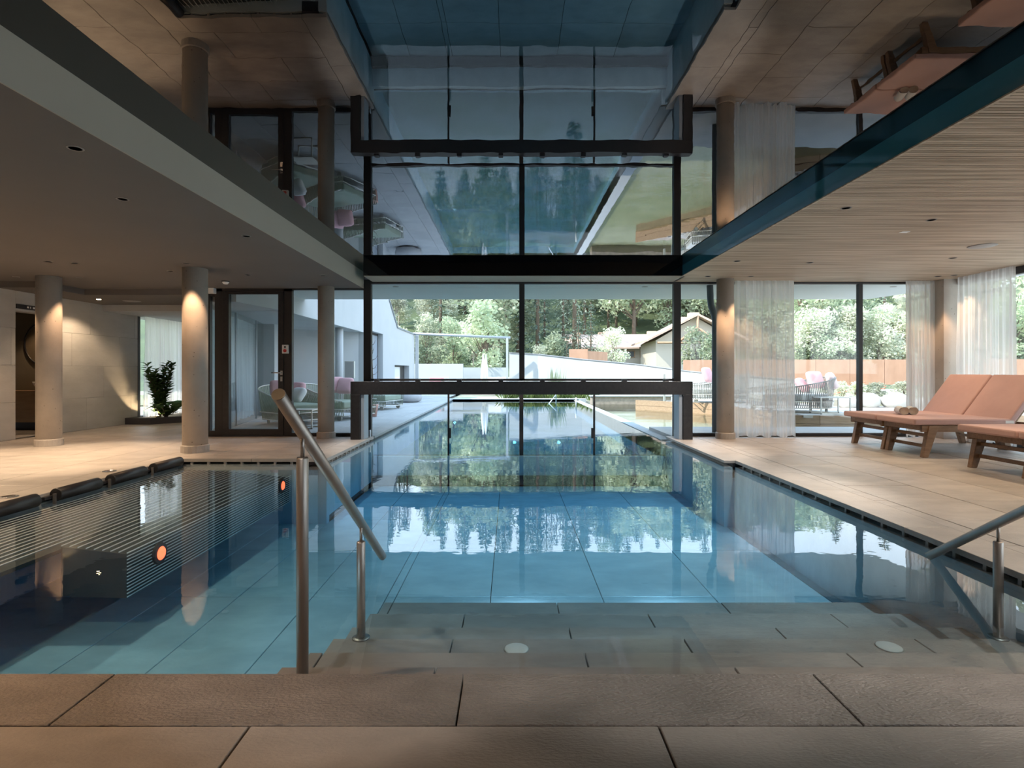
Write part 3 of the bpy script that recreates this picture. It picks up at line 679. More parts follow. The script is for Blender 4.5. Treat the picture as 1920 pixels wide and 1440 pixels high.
for (x, y, z, e, aim) in ((-.9,.15,ZL,26,(-.4,3.1,-.3)),(.5,.15,ZL,34,(.6,3.2,-.3)),(1.9,.15,ZL,34,(1.7,3.2,-.3)),(2.95,2.4,ZR,60,(1.6,3.6,-.5)),(-2.6,3.4,ZL,22,(-.4,4.2,-.6)),(-3.0,.4,ZL,14,(-3.0,2.8,-.6)),(2.95,5.0,ZR,110,(1,5.4,-.8)),(-2.6,5.6,ZL,26,(.2,5.8,-.8)),(2.95,7.4,ZR,130,(1,7.8,-.8)),(-2.6,7.9,ZL,60,(-.2,8.1,-.8))):  # aimed spots added to light the pool steps and bottom
    spot(x, y, z, where(x, y), e, col=(1,.90,.80), ang=40 if y < .2 else (50 if e < 50 else 85), aim=aim)
for (x, y, z, e) in ((-5.2,4.6,ZL,70),(-3.0,4.4,ZL,50),(-5.2,2.2,ZL,50),(-6.8,5.6,ZL,70),(-3.2,-1,ZL,6),(4.0,3.0,ZR,38),(5.6,4.6,ZR,55),(5.6,2.0,ZR,25),(4.2,0.2,ZR,5),(-6.2,.2,ZL,18),(5.6,7.2,ZR,45)):  # further spots added as fill light for the hall
    spot(x, y, z, where(x, y), e, ang=115, rad=.06)
spot(-8.55, 10.15, 2.295, 'small spot in the washroom ceiling over the basin', 9, (1,.66,.38), ang=95)
spot(-2.75, 1.45, ZL, 'warm recessed spot over the near left pool corner', 62, (1,.60,.32), ang=115, rad=.06)
MB().lathe([(0,-.006),(.13,-.006),(.14,0)], 32, (5.40,6.51,ZR-.001)).build('ceiling_speaker', greyp, None, label='round grey speaker disc in the slatted wood ceiling', cat='speaker')
MB().lathe([(0,-.006),(.13,-.006),(.14,0)], 32, (X(247,10.0),10.0,ZA-.001)).build('ceiling_speaker', greyp, None, label='round grey speaker disc in the alcove ceiling', cat='speaker')
sdz = empty('smoke_detector', (X(423,8.4), 8.4, ZL), 'white smoke detector under the ceiling left of the glass door', 'detector')
MB().lathe([(.0,-.045),(.03,-.042),(.045,-.02),(.05,0)], 24).build('dome', whitep, sdz)
MB().lathe([(.055,-.012),(.058,0)], 24).build('base', black, sdz)
box('access_plate', whitep, (4.02,4.10,5.83,5.89,ZR-.004,ZR), None, label='tiny pale plate set in the slatted ceiling', cat='plate')

# ------------------------------------------------------------------ curtains
def curtain(p0, p1, z0, z1, folds, amp, lab, grp=None, flare=.0, seed=1, n=None):
    rnd = random.Random(seed); p0 = Vector(p0); p1 = Vector(p1); d = (p1-p0); L = d.length; t = d.normalized(); nn = Vector((-t.y, t.x))
    ph = [rnd.uniform(0, 6.28) for _ in range(6)]
    def f(u, v):
        w = u + .012*sin(2*pi*u*3+ph[0])*(1-v) + .010*sin(2*pi*u*5+ph[1]+v*2)
        s = sin(2*pi*folds*w+ph[2]) + .45*sin(2*pi*folds*1.7*w+ph[3]) + .3*sin(2*pi*folds*2.9*u+ph[4]+v*1.5)
        a = amp*(1-.55*v)*(1+.4*sin(2*pi*u*2+ph[5]))
        q = p0+t*(L*(u*(1+flare*(1-v))-flare*.5*(1-v))) + nn*(s*a)
        z = z0+(z1-z0)*v + (.02*sin(2*pi*folds*.5*u+ph[1]) if v < .001 else 0)
        return (q.x, q.y, z)
    m = MB().grid(f, int(folds*14), 14)
    return m.build('sheer_curtain', sheer, None, label=lab, cat='curtain', group=grp)
yc = 8.98
curtain((X(1378,8.98), yc), (X(1490,8.98), yc), .015, ZR-.002, 8, .030, 'sheer white curtain trailing on the floor beside the round column', seed=3, flare=.05)
curtain((X(1698,9.0), 9.0), (6.74, 9.0), .02, ZR-.002, 8, .035, 'narrow gathered sheer curtain left of the square corner column', seed=5)
curtain((6.84, 8.72), (6.84, 7.72), .02, ZR-.002, 10, .028, 'sheer curtain on the side window behind the sunloungers', seed=8)
curtain((LW+.10, 11.68), (LW+.10, 13.4), .1, ZA-.01, 16, .03, 'sheer curtain behind the alcove plants', seed=9)
curtain((6.84, 4.4), (6.84, 3.2), .02, ZR-.002, 10, .028, 'sheer curtain at the side window outside the picture', seed=11)

# ------------------------------------------------------------------ sunloungers
def lounger(x, y0, y1, lab, grp):
    e = empty('sun_lounger', (x, (y0+y1)/2, 0), lab, 'sun lounger', grp); w = (y1-y0)/2-.01
    zf = .395
    # mattress seat
    def cush(x0, x1, z0, z1, Mx=None): 
        return MB().box(x0, x1, -w, w, z0, z1, Mx)
    cush(0, 1.22, zf, zf+.075).build('seat_mattress', pink, e, .018)
    Mb = Matrix.Translation((1.20,0,zf+.01)) @ Matrix.Rotation(-radians(53), 4, 'Y')
    cush(.0, .70, 0, .075, Mb).build('back_mattress', pink, e, .018)
    MB().box(1.10, 1.20, -w-.001, -w+.006, zf+.02, zf+.055).build('maker_tag', whitef, e)
    fr = MB()
    for s in (-1, 1): fr.box(.10, 1.75, s*(w-.03)-.018, s*(w-.03)+.018, zf-.085, zf-.005)
    fr.box(.10, .14, -w+.03, w-.03, zf-.07, zf-.005); fr.box(1.71, 1.75, -w+.03, w-.03, zf-.07, zf-.005)
    fr.build('side_rails', teak, e, .004)
    for k in range(11): MB().box(.17+k*.095, .235+k*.095, -w+.04, w-.04, zf-.02, zf-.003).build('slat', teak, e)
    bf = MB()
    for s in (-1, 1): bf.box(.02, .70, s*(w-.07)-.018, s*(w-.07)+.018, -.05, -.002, Mb)
    for k in range(5): bf.box(.06+k*.14, .12+k*.14, -w+.06, w-.06, -.022, -.003, Mb)
    bf.build('back_frame', teak, e)
    for s in (-1, 1): MB().tube([(1.50,s*(w-.09),zf+.30),(1.66,s*(w-.09),zf-.04)], .016, 8).build('back_prop', teak, e)
    for fx, sx_ in ((.24,-1), (1.62, 1)):
        for s in (-1, 1):
            l = MB(); yy = s*(w-.035); dx = sx_*.10
            a, c = .055, .036
            tz = zf-.01
            vs = []
            for (z, ox, hx, hy) in ((0, dx, .033, .030), (tz, 0, .060, .034)):
                vs += [(fx+ox-hx, yy-hy, z),(fx+ox+hx, yy-hy, z),(fx+ox+hx, yy+hy, z),(fx+ox-hx, yy+hy, z)]
            l.add(vs, [(3,2,1,0),(4,5,6,7),(0,1,5,4),(1,2,6,5),(2,3,7,6),(3,0,4,7)]); l.build('leg', teak, e, .005)
        for z in (.13, .26):
            MB().box(fx+sx_*.065*(1-z/.36)-.012, fx+sx_*.065*(1-z/.36)+.012, -w+.06, w-.06, z-.02, z+.02).build('stretcher', teak, e, .003)
    return e
g4 = 'pink cushioned teak sunloungers on the right deck'
lounger(4.88, 7.60, 8.35, 'pink teak sunlounger standing farthest back, against the corner column', g4)
lounger(4.88, 6.86, 7.60, 'pink teak sunlounger of the far pair, the nearer one, beside the rolled towels', g4)
lounger(4.88, 5.48, 6.23, 'pink teak sunlounger cut off by the right picture edge', g4)
lounger(4.88, 4.73, 5.48, 'pink teak sunlounger outside the right picture edge', g4)
def towel(x, y, z, lab, ang):
    e = empty('rolled_towel', (x, y, z), lab, 'towel', 'rolled towels on the far sunloungers', rz=ang)
    r = .052; L = .25
    def f(u, v):
        a = 2*pi*u; rr = r*(1+.03*sin(3*a+v*3)); 
        return (rr*cos(a)*1.05, -L/2+L*v, r+rr*sin(a)*.95)
    MB().grid(f, 24, 4, True, True).build('terry_roll', whitef, e)
    for yy in (-L/2-.001, L/2+.001):
        sp_ = MB()
        n = 60; vs = []; 
        for k in range(n+1):
            t = k/n; a = t*2*pi*3.2; q = .008+(.048-.008)*t
            vs += [(q*cos(a), yy, r+q*sin(a)*.95), ((q+.010)*cos(a), yy-.004*(1 if yy < 0 else -1), r+(q+.010)*sin(a)*.95)]
        sp_.add(vs, [[2*k,2*k+1,2*k+3,2*k+2] for k in range(n)])
        sp_.add([(.046*cos(2*pi*k/24), yy*.985, r+.046*sin(2*pi*k/24)*.95) for k in range(24)], [list(range(24))])
        sp_.build('rolled_end', towelm, e)
towel(5.235, 7.62, .4715, 'left one of two rolled towels on the pink mattress', -.35)
towel(5.355, 7.60, .4715, 'right one of two rolled towels on the pink mattress', -.42)
MB().tube([(X(1822,8.3),8.3,.045),(X(1822,8.3)+.08,8.5,.045)], .042, 20).build('rolled_towel', whitef, None, label='white rolled towel on the floor under the sunlounger heads', cat='towel')

# ------------------------------------------------------------------ planter and plants
pl = empty('planter_tray', (0,0,0), 'low dark planter tray under the alcove curtain', 'planter')
pts = [(-7.59,11.2),(-7.09,11.2),(-6.2,12.2),(-6.2,12.9),(-7.59,13.3)]
def inset(p, c, k): return [(c[0]+(x-c[0])*k, c[1]+(y-c[1])*k) for x, y in p]
n = 5; ins = inset(pts, (-6.95,12.2), .96)
vs = [(x,y,0) for x,y in pts]+[(x,y,.13) for x,y in pts]+[(x,y,.13) for x,y in ins]+[(x,y,.10) for x,y in ins]
fs = [[i,(i+1)%n,(i+1)%n+n*j+n,i+n*j+n] if False else [i+n*j,(i+1)%n+n*j,(i+1)%n+n*(j+1),i+n*(j+1)] for j in range(3) for i in range(n)]
MB().add(vs, fs).build('tray', M_('planter_anthracite', (.045,.045,.055), .4), pl)
MB().prism(ins, .02, .105).build('gravel', M_('planter_gravel', (.5,.42,.34), .9, 0, (.25,.2,.16), 40, 1, 60), pl)
def leafq(mb, p, d, up, L, w, bend=.2):
    d = d.normalized(); s = d.cross(up); s = s.normalized() if s.length > 1e-3 else Vector((1,0,0)); n_ = s.cross(d)
    a = p; b_ = p+d*L*.45+n_*L*bend*.5; c = p+d*L
    mb.add([a, b_-s*w/2, c, b_+s*w/2], [[0,1,2,3]])
def shrub(name, x, y, z, h, lab, n=9, mat=lf_in, leafL=.13, spread=.35, seed=1):
    rnd = random.Random(seed); e = empty(name, (x, y, z), lab, 'plant'); st = MB(); lv = MB()
    for i in range(n):
        a = rnd.uniform(0, 6.28); q = rnd.uniform(.3, 1)*spread; hh = h*rnd.uniform(.55, 1)
        pts = [Vector((0.02*cos(a),.02*sin(a),0))]
        for k in range(1, 7):
            t = k/6; pts.append(Vector((q*cos(a)*t**1.3, q*sin(a)*t**1.3, hh*t)) + Vector((rnd.uniform(-.02,.02), rnd.uniform(-.02,.02), 0)))
        st.tube(pts, [.008]*6+[.003], 5)
        m = int(hh/.020)
        for k in range(m):
            t = .18+.82*k/m; j = min(5, int(t*6)); p = pts[j].lerp(pts[j+1], t*6-j)
            b_ = k*2.4+rnd.uniform(-.4,.4); d = Vector((cos(b_), sin(b_), rnd.uniform(.1,.8)))
            leafq(lv, p, d, Vector((0,0,1)), leafL*rnd.uniform(.7,1.1), leafL*.55)
    st.build('stems', trunkm, e); lv.build('foliage', mat, e); return e
shrub('leafy_shrub', -7.16, 11.62, .1, 1.2, 'tall glossy leaved shrub in the planter tray', 17, seed=4, leafL=.15, spread=.30)
shrub('fern_plant', -7.02, 11.6, .1, .30, 'low spiky fern spilling over the planter tray', 16, lf_in, .17, .34, seed=6)
bl = empty('broad_leaf_plant', (-6.78, 12.2, .1), 'plant with big arching leaves next to the second column', 'plant')
for k in range(7):
    a = k*.9+2.0; L = .75+.1*(k % 3); 
    def f(u, v, a=a, L=L):
        t = u; w = .15*sin(pi*min(1, t*1.02)**.8)*(v-.5)*2; q = L*t; z = .18+.62*t-.75*t*t*.9
        return (q*cos(a)-w*sin(a), q*sin(a)+w*cos(a), z-.5*abs(w)*.5)
    MB().grid(f, 12, 4).build('leaf', lf_in, bl)
ul = empty('plant_uplight', (-7.10, 11.45, .105), 'small glowing uplight among the planter stones', 'lamp')
MB().lathe([(.03,0),(.03,.05),(.022,.05)], 16).build('housing', black, ul); MB().lathe([(0,.052),(.022,.052)], 16).build('lens', lampm, ul)
l = bpy.data.lights.new('uplight', 'SPOT'); l.energy = 14; l.color = (1,.7,.38); l.spot_size = 2.0; l.shadow_soft_size = .02
lo = bpy.data.objects.new('uplight', l); link(lo, ul); lo.location = (0,0,.07); lo.rotation_euler = (Vector((0,0,0))-Vector((-.35,.25,.8))).to_track_quat('Z','Y').to_euler()

# ================================================================== OUTDOORS
# terrace left of the pool
tf = MB(); tf.box(-9, XL-.3, DW+.04, 30, -.3, zb); tf.box(XL-.3, XL-.1, DW+.04, 22, -.3, zb)
ter = tf.build('terrace', grout); tag(ter, 'joint bed of the pale terrace left of the outdoor pool', None, None, 'structure')
tiles(ter, -6.6, XL-.3, DW+.06, 26, .6, 1.2, XL-.3-.6*10, DW, 0, terr, along='y', stagger=.6)
for k in range(11): slab(XL-.3, XL, DW+.06+k*1.2, min(21.9, DW+.06+(k+1)*1.2), terr, 'edge_stone', .04, 0, ter)
# strip outside the right window
rs = box('terrace_strip', terr, (2.62, 9, DW+.05, 10.75, -.3, 0)); tag(rs, 'narrow pale paved strip outside the right window', None, None, 'structure')
# weir stone & far edge
wk = MB(); wk.box(2.42, 2.70, DW+.05, 21.9, -.3, WZ+.012); box('weir_edge', white, (2.44,2.66,DW+.05,22.0,-.35,WZ+.010), None, label='white stone overflow edge on the right of the outdoor pool', kind='structure')
box('pool_end_edge', white, (XL-.3, 2.9, 21.8, 22.25, -.3, .0), None, label='white stone rim at the far end of the outdoor pool', kind='structure')
# ground and hill
gnd = MB(); gnd.box(-60, 90, 9.3, 60, -1.3, -.55)
gg = gnd.build('garden_ground', soil); tag(gg, 'gravelly garden ground around the terraces', None, None, 'structure')
gg2 = MB(); gg2.box(-60, XL-.3, 26, 60, -.5, -.02); gg2.box(XL-.3, 90, 22.25, 60, -.5, -.10)
g3 = gg2.build('garden_bed', soil); tag(g3, 'planted ground beyond the end of the outdoor pool', None, None, 'structure')
pond = MB().prism([(2.66,10.75),(14,10.75),(14,14.3),(6.1,17.7),(6.1,20.9),(2.66,20.9)], -.5, -.16).build('natural_pond', pondw, None, label='shallow greenish natural pond right of the outdoor pool', cat='pond', kind='stuff')
pf = box('pond_bed', M_('pond_bed_gravel', (.44,.43,.34), .9, 0, (.34,.35,.26), 1.5, .3, 9), (2.66, 20, 10.75, 22.2, -.56, -.42), None, label='gravel bed under the natural pond', kind='structure')
def hz(x, y):
    t = max(0, y-54); base = -.1+max(0, min(1, (y-30)/20))*1.8
    ridge = 1+.16*sin(x*.030+1.0)+.06*sin(x*.09)
    side = 1-.0022*max(0, abs(x-8)-14)
    return base+ t*.30*ridge*max(.45, side) - max(0, t-95)*.28
def hf(u, v):
    x = -170+380*u; y = 30+260*v; return (x, y, hz(x, y)+.5*sin(x*.3)*sin(y*.23)*min(1, max(0, (y-50)/20)))
hill = MB().grid(hf, 100, 70).build('hillside', grass); tag(hill, 'steep grassy hillside rising behind the garden', None, None, 'structure')

# trees
def leafcloud(mb, c, rx, rz, n, s, rnd, hollow=.5):
    for _ in range(n):
        a = rnd.uniform(0, 6.283); b_ = math.acos(rnd.uniform(-1, 1)); q = rnd.uniform(hollow, 1)**.5
        p = Vector((c[0]+rx*q*sin(b_)*cos(a), c[1]+rx*q*sin(b_)*sin(a), c[2]+rz*q*cos(b_)))
        d = Vector((rnd.gauss(0,1), rnd.gauss(0,1), rnd.gauss(0,.6))).normalized(); u = Vector((rnd.gauss(0,1), rnd.gauss(0,1), rnd.gauss(0,1))).normalized()
        sd_ = d.cross(u).normalized(); L = s*rnd.uniform(.6,1.3)
        mb.add([p-d*L/2, p-sd_*L*.3, p+d*L/2, p+sd_*L*.3], [[0,1,2,3]])
def mk_broad(seed, h, n=2600, s=.34):
    rnd = random.Random(seed); t = MB(); f_ = MB()
    t.tube([(0,0,-.5),(0,0,h*.5)], [h*.022,h*.012], 7)
    m = 16
    for k in range(m):
        z = h*(.30+.62*rnd.random()); rr = h*.26*(1-.75*abs(z/h-.52)/.5); a = rnd.uniform(0,6.28); q = rr*rnd.uniform(.3,1)
        c = (q*cos(a), q*sin(a), z); t.tube([(0,0,z*.6),c], [h*.008,h*.003], 4, False)
        leafcloud(f_, c, h*.145, h*.12, n//m, s, rnd, .25)
    return t, f_
def mk_spruce(seed, h, n=2400, s=.30):
    rnd = random.Random(seed); t = MB(); f_ = MB(); t.tube([(0,0,-.5),(0,0,h*.97)], [h*.015,h*.003], 6)
    L = int(h*1.8)
    for k in range(L):
        z = h*(.10+.88*k/L); rr = h*.20*(1-(z/h))**.85+.12; nb = 7
        for j in range(nb):
            a = 2*pi*j/nb+k*.7+rnd.uniform(-.2,.2); q = rr*rnd.uniform(.75,1.1)
            for i in range(max(3, int(n/(L*nb)))):
                u = rnd.uniform(.12,1); p = Vector((cos(a)*q*u, sin(a)*q*u, z-.35*q*u*u+rnd.uniform(-.08,.08)))
                d = Vector((cos(a+rnd.uniform(-.9,.9)), sin(a+rnd.uniform(-.9,.9)), rnd.uniform(-.7,.1))).normalized(); sd_ = d.cross(Vector((0,0,1))).normalized()
                l_ = s*rnd.uniform(.6,1.3)*(1.1-.5*u); f_.add([p, p+d*l_*.5-sd_*l_*.25, p+d*l_, p+d*l_*.5+sd_*l_*.25], [[0,1,2,3]])
    return t, f_
protos = {}
def proto(kind, seed, h, fm, tm, **kw):
    t, f_ = (mk_broad if kind == 'b' else mk_spruce)(seed, h, **kw)
    return (t.mesh('trunk', tm), f_.mesh('foliage', fm))
PR = {'spruce': [proto('s', k, 12, lf_spruce, trunkm) for k in (1,2,3)],
      'broad': [proto('b', k, 9, lf_broad, trunkm) for k in (11,12,13)],
      'pale': [proto('b', k, 7, lf_pale, palebark, s=.28) for k in (21,22,23)],
      'bush': [proto('b', k, 2.2, lf_broad, trunkm, n=1500, s=.13) for k in (31,32)],
      'palebush': [proto('b', k, 2.2, lf_pale, trunkm, n=1500, s=.12) for k in (33,34)]}
def tree(kind, x, y, z, sc, name, lab, grp=None, cat='tree', sz=1):
    e = empty(name, (x, y, z), lab, cat, grp, rz=U(0, 6.28)); e.scale = (sc, sc, sc*sz)
    t, f_ = random.choice(PR[kind])
    o = bpy.data.objects.new('trunk', t); link(o, e); o2 = bpy.data.objects.new('foliage', f_); link(o2, e); return e
random.seed(21)
atp_ = lambda px, y: (px-CX)*y/F
cnt = 0
# forest on the hill: rows
yy = 47.0; nt_ = 0
while yy < 152:
    stp = 3.5+ (yy-47)*.06
    x = -.32*yy-2+U(0,3)
    while x < .72*yy:
        px = CX+x*F/yy
        meadow = (-.40 < (x+U(-1.5,1.5))/yy < -.11) and yy < 85
        town = 1085 < px < 1420 and yy < 60
        if not meadow and not town and nt_ < 470:
            k = 'spruce'
            if px > 1130 and R() < .72: k = 'broad'
            elif R() < .12: k = 'broad'
            if k == 'broad': tree(k, x, yy+U(-1.5,1.5), hz(x,yy)-.3, U(.9,1.35), 'broadleaf_tree', 'one of the leafy green trees massed on the distant hillside', 'leafy hillside trees')
            else: tree(k, x, yy+U(-1.5,1.5), hz(x,yy)-.3, U(.85,1.3), 'spruce_tree', 'one of the dark spruces in the distant hillside forest', 'dark hillside spruces')
            nt_ += 1
        x += stp*U(.8,1.25)
    yy += stp*1.25
for i in range(44):
    y = U(63, 84); x = atp_(U(1060, 1400), y)
    if R() < .6: tree('broad', x, y, hz(x,y)-.3, U(.85,1.2), 'broadleaf_tree', 'one of the leafy green trees massed on the distant hillside', 'leafy hillside trees')
    else: tree('spruce', x, y, hz(x,y)-.3, U(.8,1.1), 'spruce_tree', 'one of the dark spruces in the distant hillside forest', 'dark hillside spruces')
# sunlit pale bushes on the meadow and at the forest foot
for i in range(26):
    y = U(46, 58); x = U(-.42,-.02)*y
    tree('pale', x, y, hz(x,y)-.4, U(.35,.75), 'hillside_bush', 'one of the pale sunlit bushes at the foot of the meadow', 'pale bushes on the meadow', 'bush')
for i in range(34):
    y = U(58, 84); x = U(-.36,-.08)*y
    tree('pale', x, y, hz(x,y)-.4, U(.5,1.0), 'meadow_tree', 'one of the pale sunlit trees scattered up the meadow', 'pale trees up the meadow')
for i in range(30):
    y = U(40, 47); x = U(.44,.90)*y
    tree('pale' if R() < .6 else 'broad', x, y, hz(x,y)-.3, U(.5,.85), 'garden_tree', 'one of the light green trees behind the rust coloured wall', 'light trees behind the rust wall')
def atp(px, y): return (px-CX)*y/F
for (px, y, kd, sc, lb) in ((800,34,'broad',.50,'round leafy tree framed left in the steel portal'),(850,36,'broad',.52,'leafy tree framed in the middle of the steel portal'),(905,34,'broad',.62,'darker leafy tree framed right in the steel portal'),
        (1010,33,'pale',.30,'small pale shrub above the white curved wall, left of the middle mullion'),(1040,34,'bush',1.3,'green shrub above the white curved wall beside the rust planter'),(1063,33,'spruce',.24,'young conifer just left of the rust planter'),
        (1085,40,'spruce',.42,'young blue green spruce rising behind the rust planter'),(1108,44,'spruce',.50,'taller light spruce right of the rust planter'),(1150,34,'pale',.45,'sparse pale tree in front of the chalet roof'),
        (1305,36,'bush',1.5,'bush at the chalet gable, right of the window mullion'),(1335,35,'bush',1.3,'bush next to the downpipe under the chalet gable')):
    tree(kd, atp(px,y), y, -.1 if px < 960 else .6, sc, 'garden_tree' if kd != 'bush' else 'garden_bush', lb, None, 'tree' if kd != 'bush' else 'bush')

# side trees beyond the right side window
for i, (x, y, sc) in enumerate(((13,12,.8),(14,17,.9),(12.5,7,.75),(13,3,.8),(14,-2,.8),(17,22,.8))):
    tree('pale' if i % 2 else 'broad', x, y, -.3, sc, 'garden_tree', 'one of the trees outside the side window behind the loungers', 'trees outside the side window')

# white curved retaining wall (segments)
cw = [(-.05,25.3,1.86),(1.2,25.0,1.78),(3.05,24.2,1.54),(5.0,22.9,1.32),(6.6,20.9,1.02),(7.2,19.4,.93),(8.6,18.6,.80),(9.6,18.2,.72)]
m = MB(); vs = []
for i, (x, y, z) in enumerate(cw):
    vs += [(x,y,-.3),(x,y,z),(x+.10,y+.28,z+.02),(x+.10,y+.28,-.3)]
fs = [[4*i,4*i+4,4*i+5,4*i+1] for i in range(len(cw)-1)]+[[4*i+1,4*i+5,4*i+6,4*i+2] for i in range(len(cw)-1)]+[[4*i+2,4*i+6,4*i+7,4*i+3] for i in range(len(cw)-1)]
fs += [[0,1,2,3],[4*len(cw)-1,4*len(cw)-2,4*len(cw)-3,4*len(cw)-4]]
cwe = m.add(vs, fs).build('retaining_wall', white, None, label='low white curved garden wall sinking to the right', cat='wall')
m = MB(); vs = []
for i, (x, y, z) in enumerate(cw): vs += [(x-.01,y-.03,z+.012),(x-.01,y-.03,z+.045),(x+.12,y+.32,z+.05),(x+.12,y+.32,z+.012)]
fs = [[4*i+j,4*i+4+j,4*i+4+(j+1)%4,4*i+(j+1)%4] for i in range(len(cw)-1) for j in range(4)]+[[0,1,2,3]]
m.add(vs, fs).build('wall_cap', M_('grey_cap', (.30,.31,.33), .5), cwe)
# corten walls in panels
def corten_wall(x0, y0, x1, y1, z0, z1, n, lab):
    e = empty('rust_steel_wall', (x0, y0, z0), lab, 'wall', rz=atan2(y1-y0, x1-x0)); L = sqrt((x1-x0)**2+(y1-y0)**2)/n
    for k in range(n): MB().box(k*L+.01, (k+1)*L-.01, 0, .05, 0, z1-z0).build('panel', corten, e)
    return e
corten_wall(8.2, 27, 26, 25, .45, 1.60, 12, 'long rust coloured steel wall behind the right terrace garden')
corten_wall(3.0, 29.2, 3.95, 29, .6, 2.2, 1, 'small rust coloured planter side beside the young conifers')
corten_wall(3.95, 29, 5.3, 31, .6, 2.1, 2, 'rust coloured steel edge running back from the small planter')
# chalets
def chalet(x, y, w, dp, zb_, ze, zr, rot, lab, nw=6):
    e = empty('chalet', (x, y, zb_), lab, 'building', rz=rot)
    cwm = bpy.data.materials.get('chalet_wall') or M_('chalet_wall', (.60,.53,.45), .9)
    MB().add([(-w/2,0,-1.6),(w/2,0,-1.6),(w/2,dp,-1.6),(-w/2,dp,-1.6),(-w/2,0,ze),(w/2,0,ze),(w/2,dp,ze),(-w/2,dp,ze),(-w/2,dp/2,zr-.05),(w/2,dp/2,zr-.05)],
             [(0,1,5,4),(2,3,7,6),(1,2,6,9,5),(3,0,4,8,7),(3,2,1,0),(4,5,9,8),(6,7,8,9)]).build('wall', cwm, e)
    for s_ in (-1,1):
        t_ = MB(); xx = s_*(w/2+.62)
        for (p, q) in (((0,ze-.2),(dp,ze-.2)),((dp/2,ze-.2),(dp/2,zr)),((dp*.25,ze-.2),(dp/2,zr*.5+ze*.5)),((dp*.75,ze-.2),(dp/2,zr*.5+ze*.5))): t_.tube([(xx,p[0],p[1]),(xx,q[0],q[1])], .09, 4)
        t_.build('gable_truss', larch, e)
    r = MB(); o = .7
    r.add([(-w/2-o,-o,ze-.1),(w/2+o,-o,ze-.1),(w/2+o,dp/2,zr),(-w/2-o,dp/2,zr),(-w/2-o,dp+o,ze-.1),(w/2+o,dp+o,ze-.1),
           (-w/2-o,-o,ze+.05),(w/2+o,-o,ze+.05),(w/2+o,dp/2,zr+.16),(-w/2-o,dp/2,zr+.16),(-w/2-o,dp+o,ze+.05),(w/2+o,dp+o,ze+.05)],
          [(0,1,2,3),(3,2,5,4),(6,9,8,7),(9,10,11,8),(0,6,7,1),(4,5,11,10),(0,3,9,6),(3,4,10,9),(1,7,8,2),(2,8,11,5)])
    r.build('roof', roofm, e)
    for k in range(nw):
        cx = -w/2+(k+.5)*w/nw
        f_ = MB().box(cx-.35*w/nw, cx+.35*w/nw, -.06, .02, ze*.30, ze*.80).build('window', larch, e)
        MB().box(cx-.28*w/nw, cx+.28*w/nw, -.075, -.055, ze*.36, ze*.74).build('pane', winfar, f_)
    for cx in (-w*.28, w*.2): MB().box(cx-.4, cx+.4, dp*.4, dp*.4+.7, zr-.6, zr+.4).build('chimney', bpy.data.materials.get('chimney_clay') or M_('chimney_clay', (.62,.47,.36), .9), e)
    return e
chalet(atp(1195,50), 50, 8.4, 7, 1.9, 1.25, 2.5, -.10, 'long low chalet with clay roof behind the white garden wall')
chalet(atp(1118,60), 60, 6, 6, 2.2, 1.6, 2.8, .05, 'smaller chalet roof peeking out left of the long chalet', 4)
chalet(atp(1352,44), 44, 7, 5.6, 1.9, 1.4, 3.1, 1.50, 'chalet with timbered gable partly hidden by the downpipe', 3)
chalet(atp(1035,62), 64, 9, 6, 2.6, 1.2, 2.0, .0, 'low distant chalet behind the conifers near the middle mullion', 5)
chalet(atp(880,75), 84, 10, 7, 8.5, 2, 4, .1, 'chalet high on the slope among the trees', 5)
# --- white building on the left
def prism_x(mb, prof_yz, x0, x1):
    n = len(prof_yz); vs = [(x0,y,z) for y,z in prof_yz]+[(x1,y,z) for y,z in prof_yz]
    return mb.add(vs, [list(range(n)), list(range(n,2*n))[::-1]]+[[i,i+n,(i+1)%n+n,(i+1)%n] for i in range(n)])
bX = -4.2
wbld = empty('neighbour_building', (0,0,0), 'white rendered building wing along the left terrace', 'building')
f = MB()
f.box(bX-.35, bX, 10.6, 16.3, 2.17, 6.2)                       # upper wall over the recess
f.box(bX-.35, bX, 16.3, 17.2, 0, 6.2); f.box(bX-.35, bX, 17.2, 18.75, 2.28, 6.2); f.box(bX-.35, bX, 18.75, 19.4, 0, 6.2)
prism_x(f, [(19.4,0),(19.4,6.2),(19.55,4.0),(19.65,3.51),(21.1,2.66),(22.3,2.65),(23.6,2.65),(24.9,2.65),(24.9,0),(23.6,0),(23.6,1.29),(20.65,1.29),(20.65,0)], bX-.35, bX)
f.build('rendered_wall', white, wbld)
capm = M_('roof_edge_grey', (.25,.27,.30), .5)
f = MB()
for (a, b_) in (((19.4,6.2),(19.65,3.51)),((19.65,3.51),(21.1,2.66)),((21.1,2.66),(24.9,2.65))):
    f.add([(bX-.4,a[0],a[1]),(bX+.03,a[0],a[1]),(bX+.03,b_[0],b_[1]),(bX-.4,b_[0],b_[1]),(bX-.4,a[0]+.02,a[1]+.05),(bX+.03,a[0]+.02,a[1]+.05),(bX+.03,b_[0]+.02,b_[1]+.05),(bX-.4,b_[0]+.02,b_[1]+.05)],
          [(0,1,2,3),(4,7,6,5),(0,4,5,1),(1,5,6,2),(2,6,7,3),(3,7,4,0)])
f.build('roof_edge', capm, wbld)
f = MB(); f.box(-8, bX-.35, 10.6, 24.9, 2.17, 2.3); f.build('recess_soffit', white, wbld)
rw = MB(); rw.prism([(-6.3,15.2),(-6.0,15.0),(-4.35,16.3),(-4.35,16.6),(-4.6,16.6)], 0, 2.17); rw.build('recess_wall', white, wbld)
MB().lathe([(.10,0),(.10,2.17)], 20, (X(636,14.6),14.6,0)).build('white_post', white, wbld)
